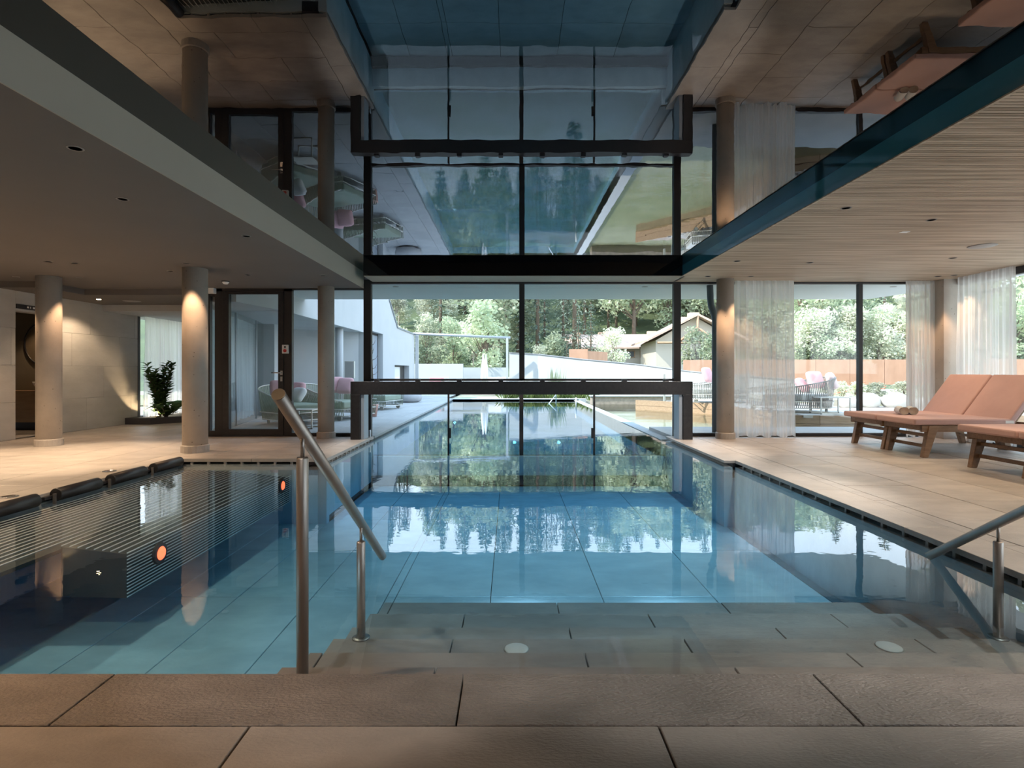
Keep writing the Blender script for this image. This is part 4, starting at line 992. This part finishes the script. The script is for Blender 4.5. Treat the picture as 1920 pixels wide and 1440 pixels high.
tw = MB().box(bX-.22, bX-.16, 17.2, 18.75, 0, 2.28).build('window', darkm, wbld); MB().box(bX-.16, bX-.15, 17.28, 18.6, .05, 2.2).build('pane', M_('slate_glass', (.32,.36,.42), .1), tw)
tw = MB().box(bX-.25, bX-.20, 20.65, 23.6, 0, 1.29).build('window', darkm, wbld); MB().box(bX-.2, bX-.19, 20.75, 22.6, .05, 1.22).build('pane', M_('bright_pane', (.75,.78,.80), .1), tw)
MB().box(bX-.9, bX-.35, 24.8, 24.9, 0, 2.65).build('end_wall', white, wbld)
mbx = empty('wall_cabinet', (X(653,15.6), 15.75, .86), 'small metal cabinet door on the recessed terrace wall', 'cabinet')
MB().box(-.13,.13,-.04,.05,0,.47).build('frame', paleframe, mbx); MB().box(-.115,.115,-.05,-.04,.015,.455).build('door', M_('metal_grey', (.45,.44,.42), .5, .3), mbx)
# glazed wing between door and recess
gwg = empty('glazed_wing', (0,0,0), 'angled glass wall of the building wing behind the glass door', 'glass wall')
pl_ = [(-4.95,9.25),(-5.26,10.9),(-5.63,12.6),(-6.3,15.1)]
for (a, b_) in zip(pl_, pl_[1:]):
    A = Vector((*a,0)); B = Vector((*b_,0)); t = (B-A).normalized(); nn = Vector((-t.y,t.x,0))*.012
    MB().add([A-nn,B-nn,B+nn,A+nn]+[p+Vector((0,0,2.17)) for p in (A-nn,B-nn,B+nn,A+nn)], [(3,2,1,0),(4,5,6,7),(0,1,5,4),(1,2,6,5),(2,3,7,6),(3,0,4,7)]).build('pane', glass, gwg)
    MB().tube([(b_[0],b_[1],0),(b_[0],b_[1],2.17)], .02, 6).build('post', M_('pale_post', (.5,.53,.56), .5), gwg)
curtain((-5.15,9.5), (-6.4,14.9), .03, 2.15, 22, .03, 'closed pale curtain behind the angled glass wall of the wing', seed=14).data.materials[0] = M_('opaque_curtain', (.62,.66,.70), .95)
wfz = MB(); wfz.prism([(-4.45,DW+.06),(-5.05,DW+.06),(-5.3,10.9),(-5.7,12.6),(-6.4,15.2),(-4.57,15.2),(-4.57,10.58),(-4.21,10.58)], 2.175, 2.515)
wfz.build('fascia_slab', white, gwg)
# exterior canopy of our own building and the storeys above
can = MB(); can.prism([(-8,DW+.05),(-8,11.63),(7.3,11.63),(7.75,9.6),(7.75,DW+.05)], 2.52, 2.95)
cn = can.build('canopy', M_('canopy_render', (.66,.68,.68), .9)); tag(cn, 'pale projecting canopy outside above the windows', None, None, 'structure')
cn2 = box('canopy_side', white, (RW+.35, RW+.9, -5, DW+.4, 2.52, 2.95)); tag(cn2, 'pale canopy over the side window', None, None, 'structure')
up2 = box('alcove_sun_block', white, (LW-2.2, -5.75, 8.6, 14.5, 2.96, 6)); tag(up2, 'unseen white block added above the alcove to shade its curtain', None, None, 'structure')  # added out of view to keep the sun off the alcove curtain
up = box('upper_storeys', white, (LW-2.2, RW+.3, -4.8, 8.6, 2.95, 9)); tag(up, 'white storeys of the house above the pool hall', None, None, 'structure')
for (px, py, d) in ((742,537.5,9.9),(1209,537.5,9.9),(1675,537,9.9)):
    MB().lathe([(0,-.004),(.05,-.004),(.055,0)], 16, (X(px,d),d*1.0,2.519)).build('canopy_spot', greyp, None, label={742:'small dark spot in the canopy, left end above the pool',1209:'small dark spot in the canopy near the right mullion',1675:'small dark spot in the canopy above the right window'}[px], cat='lamp')
# downpipe
dp = MB(); dx = X(1341,9.75)
dp.tube([(X(1331,9.75),9.75,2.52),(X(1332,9.75),9.75,2.28),(X(1333,9.75),9.75,2.18),(X(1339,9.75),9.75,2.02),(dx,9.75,1.92),(dx,9.75,0)], .055, 12)
dpo = dp.build('downpipe', M_('pipe_anthracite', (.10,.115,.13), .4, .3), None, label='dark swan neck downpipe outside beside the right round column', cat='pipe')
# steel portal beam beyond
sb = empty('steel_portal', (0,0,0), 'thin grey steel portal between white building and garden wall', 'frame')
A = P(775,625.5,24.7); B = P(957,633.5,24.7)
MB().tube([A,B], .055, 8).build('beam', M_('galv', (.38,.41,.45), .5, .4), sb)
MB().box(X(951,24.7)-.05, X(951,24.7)+.05, 24.6, 24.7, 0, B.z).build('post', white, sb); MB().box(X(780,24.7)-.07, X(780,24.7)+.07, 24.9, 25.0, 0, A.z).build('post', white, sb)
# courtyard bits
box('low_garden_wall', white, (atp(777,31), atp(868,31), 31, 31.3, -.1, Zz(682,31)), None, label='pale low wall at the left inside the steel portal', cat='wall')
box('low_garden_wall', white, (atp(862,33), atp(950,33), 33, 33.3, -.1, Zz(689,33)), None, label='bright low wall at the right inside the steel portal', cat='wall')
for k, px in enumerate((906, 911)):
    e = empty('closed_parasol', (atp(px,28+k*.6), 28+k*.6, -.02), ['left one of two closed white parasols in the far garden','right one of two closed white parasols in the far garden'][k], 'parasol')
    MB().lathe([(.022,0),(.022,.75)], 8).build('pole', paleframe, e); MB().lathe([(.05,.55),(.13,.75),(.10,1.3),(.02,1.95)], 10).build('folded_canopy', whitef, e)
def simple_chair(x, y, lab, col, rz=0):
    e = empty('garden_chair', (x, y, -.02), lab, 'chair', 'seats in the far garden', rz=rz)
    MB().box(-.35,.35,-.35,.35,.18,.38).build('seat', col, e, .03); MB().box(-.35,.35,.25,.37,.38,.80).build('backrest', col, e, .03)
    for sx_ in (-1,1):
        for sy_ in (-1,1): MB().box(sx_*.3-.02, sx_*.3+.02, sy_*.3-.02, sy_*.3+.02, 0, .18).build('leg', paleframe, e)
simple_chair(atp(817,27), 27, 'pink garden seat inside the steel portal, left', pinkp); simple_chair(atp(829,27.2), 27.4, 'white garden seat beside the pink one', whitef, .3)
simple_chair(atp(925,27), 27, 'white garden seat near the closed parasols', whitef, -.3); simple_chair(atp(945,27.5), 27.5, 'white garden seat farthest right inside the steel portal', whitef, .2)
gt_ = empty('garden_table', (atp(870,26.8), 26.8, -.02), 'long pale garden table in the far courtyard', 'table')
MB().box(-1.1,1.1,-.4,.4,.68,.73).build('table_top', paleframe, gt_)
for sx_ in (-1,1):
    for sy_ in (-1,1): MB().box(sx_*1-.03, sx_*1+.03, sy_*.33-.03, sy_*.33+.03, 0, .68).build('leg', paleframe, gt_)

# woven daybeds
def daybed(x, y, z, rz, L, Wd, hb_, hf_, lab, rope, cushm, grp):
    e = empty('woven_daybed', (x, y, z), lab, 'daybed', grp, rz=rz)
    r = Wd/2; pts = []; n1 = 16; n2 = 22
    for k in range(n1): pts.append((L-r)*k/n1); 
    path = [((L-r)*k/n1, -r) for k in range(n1)]+[(L-r+r*sin(pi*k/n2)*.8, -r*cos(pi*k/n2)) for k in range(n2+1)]+[((L-r)*(1-k/n1), r) for k in range(1, n1+1)]
    m = len(path)
    def hgt(p): t = max(0, min(1, p[0]/L)); return hf_+(hb_-hf_)*(t**1.5)
    out = lambda p: (p[0]*(1.0)+.03*(p[0]/L), p[1]*1.05)
    top = [(*out(p), hgt(p)) for p in path]; bot = [(p[0]*.97, p[1]*.93, .10) for p in path]; mid = [(p[0], p[1], .24) for p in path]
    MB().tube(top, .013, 6).build('top_rail', paleframe if cushm is olivec else greyr, e); 
    b2 = MB(); b2.tube(mid, .011, 6); b2.tube(bot, .012, 6); b2.tube([mid[0], mid[-1]], .012, 6); b2.tube([bot[0], bot[-1]], .012, 6); b2.build('base_rail', paleframe, e)
    s = MB()
    nn = int(m*1.6)
    for k in range(nn):
        t = k/(nn-1)*(m-1); i = min(m-2, int(t)); q = t-i
        lerp = lambda P_: Vector(P_[i]).lerp(Vector(P_[i+1]), q)
        a, b_ = lerp(top), lerp(bot); dr = (Vector(top[i+1])-Vector(top[i])).normalized()*.0125; dr.z = 0; nr = dr.cross(Vector((0,0,1)))*.15
        s.add([b_-dr,b_+dr,a+dr,a-dr,b_-dr+nr,b_+dr+nr,a+dr+nr,a-dr+nr], [(0,1,2,3),(7,6,5,4),(0,4,5,1),(1,5,6,2),(2,6,7,3),(3,7,4,0)])
    s.build('woven_straps', rope, e, kind='stuff')
    cm = MB(); cp = [(p[0]*.93+.02, p[1]*.88) for p in path]; cm.prism(cp, .25, .40); cm.build('seat_cushion', cushm, e, .03)
    for s_ in (-1, 1): MB().tube([(.12,s_*(r-.06)-.02,.055),(.12,s_*(r-.06)+.02,.055)], .055, 16).build('wheel', greyr, e)
    for s_ in (-1, 1): MB().box(L-.4, L-.36, s_*(r-.2)-.02, s_*(r-.2)+.02, 0, .10).build('foot', greyr, e)
    return e
gd = 'woven daybeds on the left terrace'
daybed(-3.95, 11.1, 0, radians(140), 1.35, 1.0, .80, .52, 'olive woven daybed seen through the glass door with a pink pillow', olive, olivec, gd)
daybed(-3.30, 12.45, 0, radians(155), 1.75, 1.1, .80, .42, 'olive woven daybed behind the slim column with two pink pillows', olive, olivec, gd)
daybed(-3.22, 15.75, 0, radians(165), 1.7, 1.1, .80, .42, 'olive woven daybed farthest along the left terrace', olive, olivec, gd)
gr = 'woven daybeds on the right deck outside'
daybed(X(1425,12.5), 12.7, .16, radians(-4), 1.72, 1.15, .80, .50, 'taupe woven daybed on the deck right of the sheer curtain', greyr, greyc, gr)
daybed(X(1303,16), 16.6, .16, radians(-6), 1.8, 1.1, .85, .50, 'woven daybed half hidden by the right round column', greyr, greyc, gr)
def cushion(x, y, z, lab, mat, w=.5, tilt=1.1, rz=0, grp=None):
    M = Matrix.Translation((x,y,z)) @ Matrix.Rotation(rz, 4, 'Z') @ Matrix.Rotation(tilt, 4, 'X')
    mb = MB(); pillow(mb, w, w, .16, M); return mb.build('pillow', mat, None, label=lab, cat='pillow', group=grp)
gp = 'pillows on the left daybeds'
cushion(X(520,11.4), 11.5, .70, 'pink pillow on the daybed behind the glass door', pinkp, .36, 1.1, .5, gp)
cushion(X(550,11.7), 11.9, .66, 'pink pillow right beside the door jamb', pinkp, .34, 1.1, -.3, gp)
cushion(X(558,11.3), 11.3, .58, 'white pillow next to the pink one behind the door', whitef, .32, .9, -.5, gp)
cushion(X(633,13.2), 13.1, .74, 'left pink pillow on the daybed behind the slim column', pinkp, .38, 1.2, .6, gp)
cushion(X(652,13.2), 13.0, .72, 'right pink pillow on the daybed behind the slim column', pinkp, .38, 1.2, -.2, gp)
gp = 'pillows on the right daybeds'
cushion(X(1535,12.6), 12.75, .86, 'blush pillow leaning in the right daybed corner', pinkp, .40, 1.2, .3, gp)
cushion(X(1548,12.6), 12.35, .84, 'pale pillow at the high end of the right daybed', M_('blush_fabric', (.80,.62,.60), .9), .38, 1.2, .9, gp)
cushion(X(1515,12.6), 12.85, .74, 'rose pillow lying lower in the right daybed', pinkp, .36, .9, .8, gp)
cushion(X(1336,16.2), 16.6, .95, 'blush pillow beside the right round column', pinkp, .46, 1.2, .8, gp)
def wire_table(x, y, z, w, dp_, h, lab, rz=0, grp='small frame tables'):
    e = empty('side_table', (x, y, z), lab, 'table', grp, rz=rz)
    MB().box(-w/2, w/2, -dp_/2, dp_/2, h-.018, h).build('table_top', paleframe, e)
    f = MB(); t = .011
    for sx_ in (-1,1):
        for sy_ in (-1,1): MB().box(sx_*(w/2-t)-t, sx_*(w/2-t)+t, sy_*(dp_/2-t)-t, sy_*(dp_/2-t)+t, 0, h-.018).build('leg', paleframe, e)
    f.box(-w/2, w/2, -dp_/2, -dp_/2+2*t, 0, 2*t); f.box(-w/2, w/2, dp_/2-2*t, dp_/2, 0, 2*t); f.build('foot_bar', paleframe, e)
wire_table(X(572,10.5), 10.5, 0, .40, .40, .35, 'small pale frame table in front of the left daybed')
wire_table(X(1555,12.0), 11.98, .16, .62, .45, .35, 'small pale frame table on the deck before the right daybed')
# pouf
pp = MB(); pp.lathe([(.30,0),(.43,.05),(.46,.17),(.43,.29),(.30,.34),(0,.35)], 32, (X(766,19.5),19.5,0)); pp.build('stone_pouf', poufm, None, label='round grey pouf at the end of the left terrace', cat='pouf')
# bare sapling
sp2 = empty('bare_sapling', (X(698,13.2), 13.2, 0), 'thin bare sapling right of the window post on the terrace', 'tree')
MB().tube([(0,0,.25),(.01,0,.9),(-.01,0,1.5),(.0,0,1.78)], [.018,.014,.009,.004], 6).build('trunk', trunkm, sp2)
br = MB(); rnd = random.Random(3)
for k in range(14):
    z = .75+k*.07; a = k*2.4; L = .16*(1.2-k/18); br.tube([(0,0,z),(L*.6*cos(a),L*.6*sin(a),z+.03),(L*cos(a),L*sin(a),z+.11)], [.006,.005,.002], 5)
br.build('branches', trunkm, sp2); MB().lathe([(.10,0),(.14,.25),(.15,.28),(.13,.28),(0,.26)], 16).build('pot', M_('terracotta_pink', (.62,.36,.30), .8), sp2)
# right raised timber deck
dk = empty('timber_deck', (0,0,0), 'raised timber deck in the pond outside the right window', 'deck')
dpoly = [(4.0,18.1),(5.7,16.0),(5.75,11.75),(6.3,11.6),(12.5,11.6),(12.5,17.4),(6.2,17.6)]
MB().prism(dpoly, -.5, .10).build('deck_body', brickish, dk)
# top boards along X clipped roughly per board
yb = 11.6
while yb < 17.3:
    xl = 5.78 if yb < 16.0 else 5.7-(yb-16.0)*.80
    xl = xl if yb > 11.75 else 6.0
    MB().box(xl, 12.5, yb+.004, yb+.136, .10, .155).build('deck_board', M_('deck_grey', (.60,.56,.52), .8, 0, (.48,.45,.42), 4, .1, 30, (.3,6,1), .08) if yb == 11.6 else bpy.data.materials['deck_grey'], dk)
    yb += .14
def faceboards(a, b_, z0, z1, n):
    A = Vector((*a,0)); B = Vector((*b_,0)); t = (B-A).normalized(); nn = Vector((t.y,-t.x,0))
    h = (z1-z0)/n
    for k in range(n):
        p = [A-nn*-.0, B-nn*-.0]; o0 = nn*.03
        z_a, z_b = z0+k*h+.004, z0+(k+1)*h-.004
        MB().add([A,B,B+o0,A+o0]+[A,B,B+o0,A+o0], []).v
        vs = [A+Vector((0,0,z_a)),B+Vector((0,0,z_a)),B+o0+Vector((0,0,z_a)),A+o0+Vector((0,0,z_a))]
        vs += [v_+Vector((0,0,z_b-z_a)) for v_ in vs]
        MB().add(vs, [(3,2,1,0),(4,5,6,7),(0,1,5,4),(1,2,6,5),(2,3,7,6),(3,0,4,7)]).build('face_board', larch, dk)
faceboards((4.0,18.1),(5.7,16.0),-.2,.15,2); faceboards((5.7,16.0),(5.75,11.75),-.2,.15,2); faceboards((5.75,11.75),(6.3,11.6),-.2,.15,2); faceboards((6.3,11.6),(12.5,11.6),-.2,.15,2)
er = MB().box(3.0, 5.9, 20.9, 21.4, -.4, .12).build('stone_edging', brickish, None, label='low brownish stone edging behind the pond', cat='wall')
MB().box(2.95, 5.95, 20.85, 21.45, .12, .16).build('edging_cap', terr, er)
# outdoor pool rail
orl = empty('outdoor_handrail', (X(1040,20.5),20.5,0), 'thin steel rail at the far end of the outdoor pool', 'handrail')
MB().tube([(.05,0,-.1),(.05,0,.22),(-.3,-.8,-.12)], .018, 8).build('rail', chrome, orl)
ops = MB().lathe([(.02,-.1),(.02,.25)], 8, (X(1080,17.5),17.5,0)).build('pool_post', whitep, None, label='thin white post standing in the outdoor pool', cat='post')
# planting: grasses behind the pool end, roses, boulders
def tuft(x, y, z, h, lab, grp, mat=lf_grass, n=60, sp_=.3, name='grass_tuft'):
    rnd = random.Random(int(x*100+y*7)); m = MB()
    for _ in range(n):
        a = rnd.uniform(0,6.28); q = rnd.uniform(0,sp_); b_ = Vector((q*cos(a)*.4,q*sin(a)*.4,0)); tpp = Vector((q*cos(a)*1.6,q*sin(a)*1.6,h*rnd.uniform(.6,1.1))); s_ = Vector((-sin(a),cos(a),0))*.012
        m.add([b_-s_, b_+s_, b_.lerp(tpp,.6)+s_+Vector((0,0,.05)), tpp, b_.lerp(tpp,.6)-s_+Vector((0,0,.05))], [[0,1,2,3,4]])
    o = m.build(name, mat, None, label=lab, cat='plant', group=grp); o.location = (x,y,z)
for k in range(16): tuft(-.2+k*.24+U(-.05,.05), 22.5+U(0,.8), -.1, U(.35,.6), 'one of the grass tufts behind the far pool rim', 'grass tufts behind the pool rim')
for k in range(3): tuft(atp((992,1035,1048)[k],23.8), 23.5, 0, (.75,1.2,1.1)[k], ['low grasses against the white wall, left','dark wispy shrub against the white curved wall','wispy grasses right of the dark shrub'][k], None, lf_broad, 60, .25)
def rosebush(x, y, sc, lab, grp):
    e = tree('palebush', x, y, .3-.5*sc, sc, 'rose_bush', lab, grp, 'bush', .62); rnd = random.Random(int(x*37))
    f = MB()
    for k in range(4):
        a = rnd.uniform(0,6.28); q = rnd.uniform(.1,.5); f.lathe([(.0,-.06),(.055,-.03),(.065,.0),(.05,.04),(.0,.05)], 8, (q*cos(a),q*sin(a)-.3,1.7+rnd.uniform(-.5,.5)))
    f.build('blossoms', M_('rose_petals', (.75,.22,.15), .7) if 'rose_petals' not in bpy.data.materials else bpy.data.materials['rose_petals'], e)
for k in range(22): rosebush(8.7+k*.5+U(-.2,.2), 15.6+U(-.6,1.8), U(.42,.6), 'one of the rose bushes in the bed below the rust wall', 'rose bushes below the rust wall')
bedr = box('rose_bed', soil, (8.2, 20, 14.6, 24, -.5, .32), None, label='raised soil bed of the rose bushes', kind='structure')
for k in range(16):
    x = 7.8+k*.62+U(-.1,.1); y = 14.15+U(-.2,.15); r = U(.16,.27); rnd = random.Random(k)
    ph = [rnd.uniform(0,6.28) for _ in range(4)]
    def f(u, v, r=r, ph=ph):
        a = 2*pi*u; b_ = pi*(v-.5); q = r*(1+.10*sin(2*a+ph[0])+.07*sin(3*a+ph[1]+2*b_)); return (q*1.25*cos(b_)*cos(a), q*cos(b_)*sin(a), r*.85*sin(b_)*(1+.08*sin(a+ph[2])))
    o = MB().grid(f, 14, 8, True, True).build('boulder', rockm, None, label='one of the pale boulders lined up before the rose bed', cat='stone', group='boulders before the rose bed'); o.location = (x, y, .155+r*.55)
# lamp post seen over the wall
MB().box(X(1235,21)-.035, X(1235,21)+.035, 20.2, 20.27, -.1, .95).build('bollard', M_('bollard_grey', (.45,.43,.40), .5), None, label='slim grey bollard before the white wall', cat='bollard')
